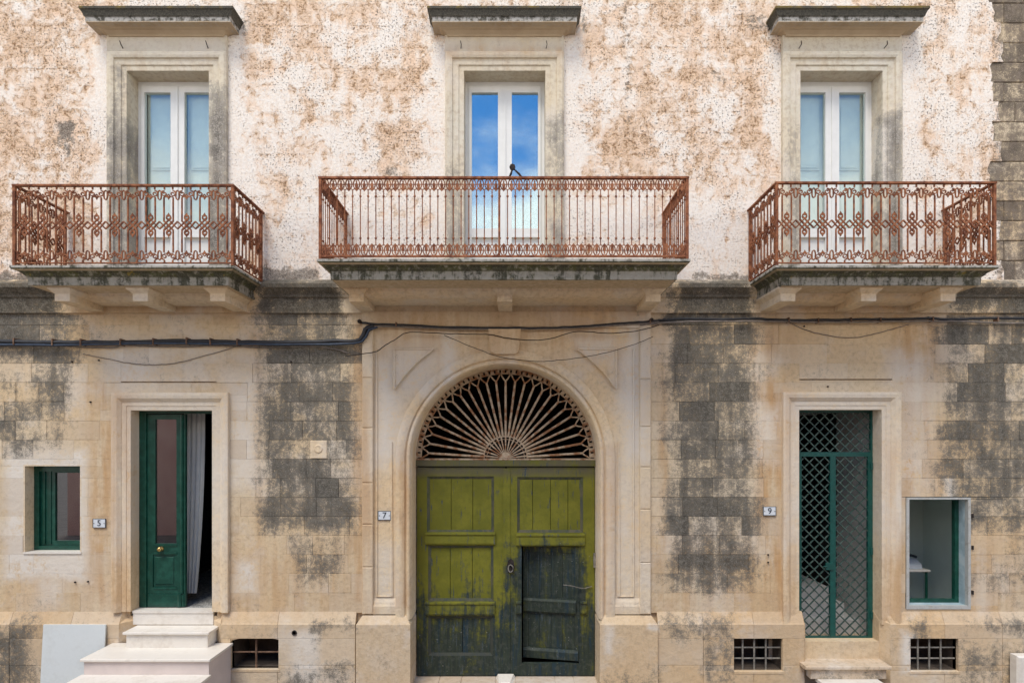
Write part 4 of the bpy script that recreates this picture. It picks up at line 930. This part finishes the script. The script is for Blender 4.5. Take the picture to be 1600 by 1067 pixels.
# splayed cheeks of the plinth at both doorways
for (xo, xi, zl, zh) in ((X(186, PY), d0+.003, 0, zt), (X(345, PY), d1-.003, 0, zt), (X(1257, PY), e0+.003, 0, zt), (X(1391, PY), e1-.003, 0, zt)):
    s = 1 if xi > xo else -1
    if abs(xi-xo) < .02: continue
    pts = [(xo, PY), (xi, .05), (xi, .24), (xo, .24)]
    v = []; 
    MB().poly([(xo, PY, -.1), (xi, .04, -.1), (xi, .24, -.1), (xo, .24, -.1), (xo, PY, zm), (xi, .04, zm+.01), (xi, .24, zt), (xo, .0, zt), (xo, .24, -.1)], [(0, 1, 5, 4), (4, 5, 6, 7), (0, 4, 7, 3), (1, 2, 6, 5), (0, 3, 2, 1), (3, 7, 6, 2)]).build('plinth_cheek', M_plinth, plin)

# ------------------------------------------------------------------ board, number plates, cables
by0, by1 = -.22, -.13
bx0, bx1 = X(62, -.16), X(160, -.16); bzt = Z(977, -.14)
m = MB().poly([(bx0, -.16, .0), (bx1, -.16, .0), (bx1, -.16+.022, .0), (bx0, -.16+.022, .0), (bx0, PY-.03, bzt), (bx1, PY-.03, bzt), (bx1, PY-.008, bzt), (bx0, PY-.008, bzt)], [(0, 1, 5, 4), (1, 2, 6, 5), (2, 3, 7, 6), (3, 0, 4, 7), (4, 5, 6, 7), (3, 2, 1, 0)])
o = m.build('white_board', M_board); tag(o, 'plain white board leaning against the plinth beside the marble steps', 'board')
def plate(px, py, txt, y, tilt, lab):
    w_, h_ = .085, .060
    c = (X(px, y), y, Z(py, y))
    m = MB().slab(c[0]-w_, c[0]+w_, y-.014, y+.004, c[2]-h_, c[2]+h_, .006); p = m.build('house_number', M_enam); tag(p, lab, 'house number')
    m = MB()
    for (a, b_, e, f) in ((-w_, w_, h_-.002, h_+.003), (-w_, w_, -h_-.003, -h_+.002), (-w_-.003, -w_+.002, -h_+.002, h_-.002), (w_-.002, w_+.003, -h_+.002, h_-.002)): m.box(c[0]+a, c[0]+b_, y-.016, y-.004, c[2]+e, c[2]+f)
    m.build('rim', M_ink, p)
    cu = bpy.data.curves.new('digit', 'FONT'); cu.body = txt; cu.size = .115; cu.extrude = .0015; cu.align_x = 'CENTER'; cu.align_y = 'CENTER'
    to = bpy.data.objects.new('digit_tmp', cu); COL.objects.link(to); bpy.context.view_layer.update()
    me = bpy.data.meshes.new_from_object(to.evaluated_get(bpy.context.evaluated_depsgraph_get())); bpy.data.objects.remove(to); me.materials.clear(); me.materials.append(M_ink)
    d_ = link('digit', me, (c[0], y-.0165, c[2]), p); d_.rotation_euler = (R(90), 0, 0)
    for s in (-1, 1): MB().lathe([(.006, 0), (.006, -.006), (.003, -.008)], (c[0]+s*(w_-.016), y-.0145, c[2]), 8).build('screw', M_bar, p)
plate(156, 817, '5', -.004, 0, 'white enamel plate numbered 5 between small window and green door')
plate(601, 805, '7', -.001, 0, 'white enamel plate numbered 7 left of the arched gate')
plate(1202, 798, '9', -.004, 0, 'white enamel plate numbered 9 left of the diagonal grille')

def path(pts, y, n=6, j=.004):
    """smooth run through photo points lying just off the wall"""
    P = [Vector((X(a, y), y, Z(b_, y))) for a, b_ in pts]; out = []
    for i in range(len(P)-1):
        p0, p1, p2, p3 = P[max(i-1, 0)], P[i], P[i+1], P[min(i+2, len(P)-1)]
        for k in range(n):
            t_ = k/n; q = .5*((2*p1)+(p2-p0)*t_+(2*p0-5*p1+4*p2-p3)*t_*t_+(3*p1-p0-3*p2+p3)*t_**3); q += Vector((0, random.uniform(-j, j)*.5, random.uniform(-j, j))); out.append(q)
    return out+[P[-1]]
def cable(name, pts, y, r, mat, label, clips=(), n=6, j=.004, group=None):
    o = MB().tube(path(pts, y, n, j), r, 6).build(name, mat, None, True); tag(o, label, 'cable', group)
    for (a, b_) in clips: MB().box(X(a, y)-.008, X(a, y)+.008, y-r-.006, -.0, Z(b_, y)-r-.014, Z(b_, y)+r+.016).build('clip', M_barr, o)
    return o
cy = -.045
cable('power_cable', [(-80, 532), (0, 533), (60, 535), (125, 535), (200, 535), (260, 533), (330, 534), (400, 535), (470, 535), (520, 533), (556, 533), (566, 527), (572, 514), (585, 509)], cy-.02, .030, M_rubber, 'thick black cable across the left wall, bending up at the portal', [(24, 534), (84, 535), (128, 535), (190, 535), (241, 534), (293, 533), (330, 534), (372, 535)])
cable('power_cable', [(-80, 537), (60, 539), (200, 537), (330, 537), (460, 538), (552, 536), (570, 528), (577, 516), (590, 511)], cy-.03, .016, M_blue, 'blue grey cable running just below the thick black cable')
cable('thin_wire', [(-60, 541), (80, 541), (170, 543), (195, 539), (240, 541), (293, 541), (330, 540), (372, 541), (420, 543), (480, 541), (520, 545), (545, 552)], cy+.015, .008, M_grey, 'thin grey wire looped under the thick black cable')
cable('thin_wire', [(130, 553), (165, 560), (200, 567), (240, 570), (280, 566), (330, 553), (370, 541)], -.012, .005, M_grey, 'thin slack wire sagging above the green front door')
cable('power_cable', [(566, 504), (585, 506), (640, 508), (700, 511), (790, 512), (860, 512), (920, 509), (975, 505), (1016, 502), (1040, 499)], -.085, .014, M_rubber, 'dark cable along the frieze over the arched gate', [(619, 507), (1016, 502)])
cable('power_cable', [(572, 512), (590, 510), (640, 511), (720, 514), (800, 514), (900, 512), (990, 506), (1030, 503)], -.075, .011, M_grey, 'grey cable directly under the dark cable over the gate')
cable('power_cable', [(1012, 503), (1035, 501), (1070, 498), (1120, 499), (1180, 498), (1230, 500), (1290, 500), (1350, 499), (1420, 498), (1450, 497), (1490, 499), (1560, 497), (1700, 499)], cy-.015, .017, M_rubber, 'black cable across the right wall under the balcony', [(1232, 500), (1278, 501), (1329, 500), (1375, 500), (1457, 499), (1558, 499)])
cable('power_cable', [(1000, 508), (1040, 504), (1100, 502), (1180, 502), (1260, 503), (1340, 503), (1420, 502), (1500, 502), (1580, 505), (1700, 504)], cy-.02, .011, M_grey, 'grey cable directly under the black cable on the right wall')
cable('thin_wire', [(1232, 503), (1260, 516), (1300, 525), (1340, 527), (1380, 518), (1420, 507)], -.012, .005, M_grey, 'thin slack wire sagging under the right balcony')
cable('thin_wire', [(540, 556), (585, 550), (601, 540), (618, 530), (640, 519), (690, 521), (730, 522), (765, 523), (800, 529), (850, 531), (903, 518), (950, 521), (1000, 516), (1030, 508)], -.115, .006, M_black, 'thin dark wire pinned over the keystone of the arch')
cable('thin_wire', [(694, 524), (740, 543), (780, 557), (830, 564), (870, 563), (930, 555), (985, 540), (1020, 526)], -.115, .0045, M_black, 'thin dark wire drooping across the top of the arch')
for px, py in ((564, 504), (1016, 502)): 
    o = MB().lathe([(.02, .02), (.022, -.03), (.03, -.05), (.018, -.09), (.006, -.1)], (X(px), -.03, Z(py)), 8).build('iron_cable_hook', M_black); tag(o, 'rusted iron hook where the thick black cable bends up beside the portal' if px < 700 else 'rusted iron hook between the portal and the wall of the grille door', 'hook')

# square stone with a chipped socket in the dark pier
MB().slab(X(485), X(511), -.010, .02, Z(716), Z(688), .006).lathe([(.065, -.005), (.05, -.016), (.02, -.012)], (X(498), -.004, Z(701)), 9).build('patched_stone', M_trim, lower)
for px, py in ((155, 563), (113, 565), (142, 628), (118, 909), (138, 908), (1256, 510), (455, 565), (1293, 604), (1200, 866), (1200, 878), (1010, 535), (735, 486), (812, 512)):
    MB().lathe([(.012, .01), (.012, -.012), (.006, -.02)], (X(px), -.004, Z(py)), 6).build('iron_pin', M_black, lower)
# white corner stone at the far right
o = MB().slab(X(1588, -.2), X(1640, -.2), -.22, -.1, 0, Z(1024, -.2), .02, .004).build('guard_stone', M_marble); tag(o, 'white painted guard stone standing against the plinth corner', 'guard stone')

# ------------------------------------------------------------------ house across the street (seen only as reflections in the glass)
opp = empty('opposite_house', (0, -13, 0), 'plain pink stucco house across the street, reflected in the door glass', 'building')
OH = [(-4.2+3.4*i, -3.2+3.4*i, 0., 2.4) for i in range(3)]
m = MB()
for r_ in rdiff((-16, 16, -.1, 6.4), OH): m.box(r_[0], r_[1], -13, -12.7, r_[2], r_[3])
m.build('wall', M_pink, opp); MB().box(-16.1, 16.1, -13.1, -12.6, 6.4, 6.55).build('parapet', M_marble, opp)
for h in OH: MB().box(h[0], h[1], -12.95, -12.9, 0, h[3]).build('door', M_green, opp)
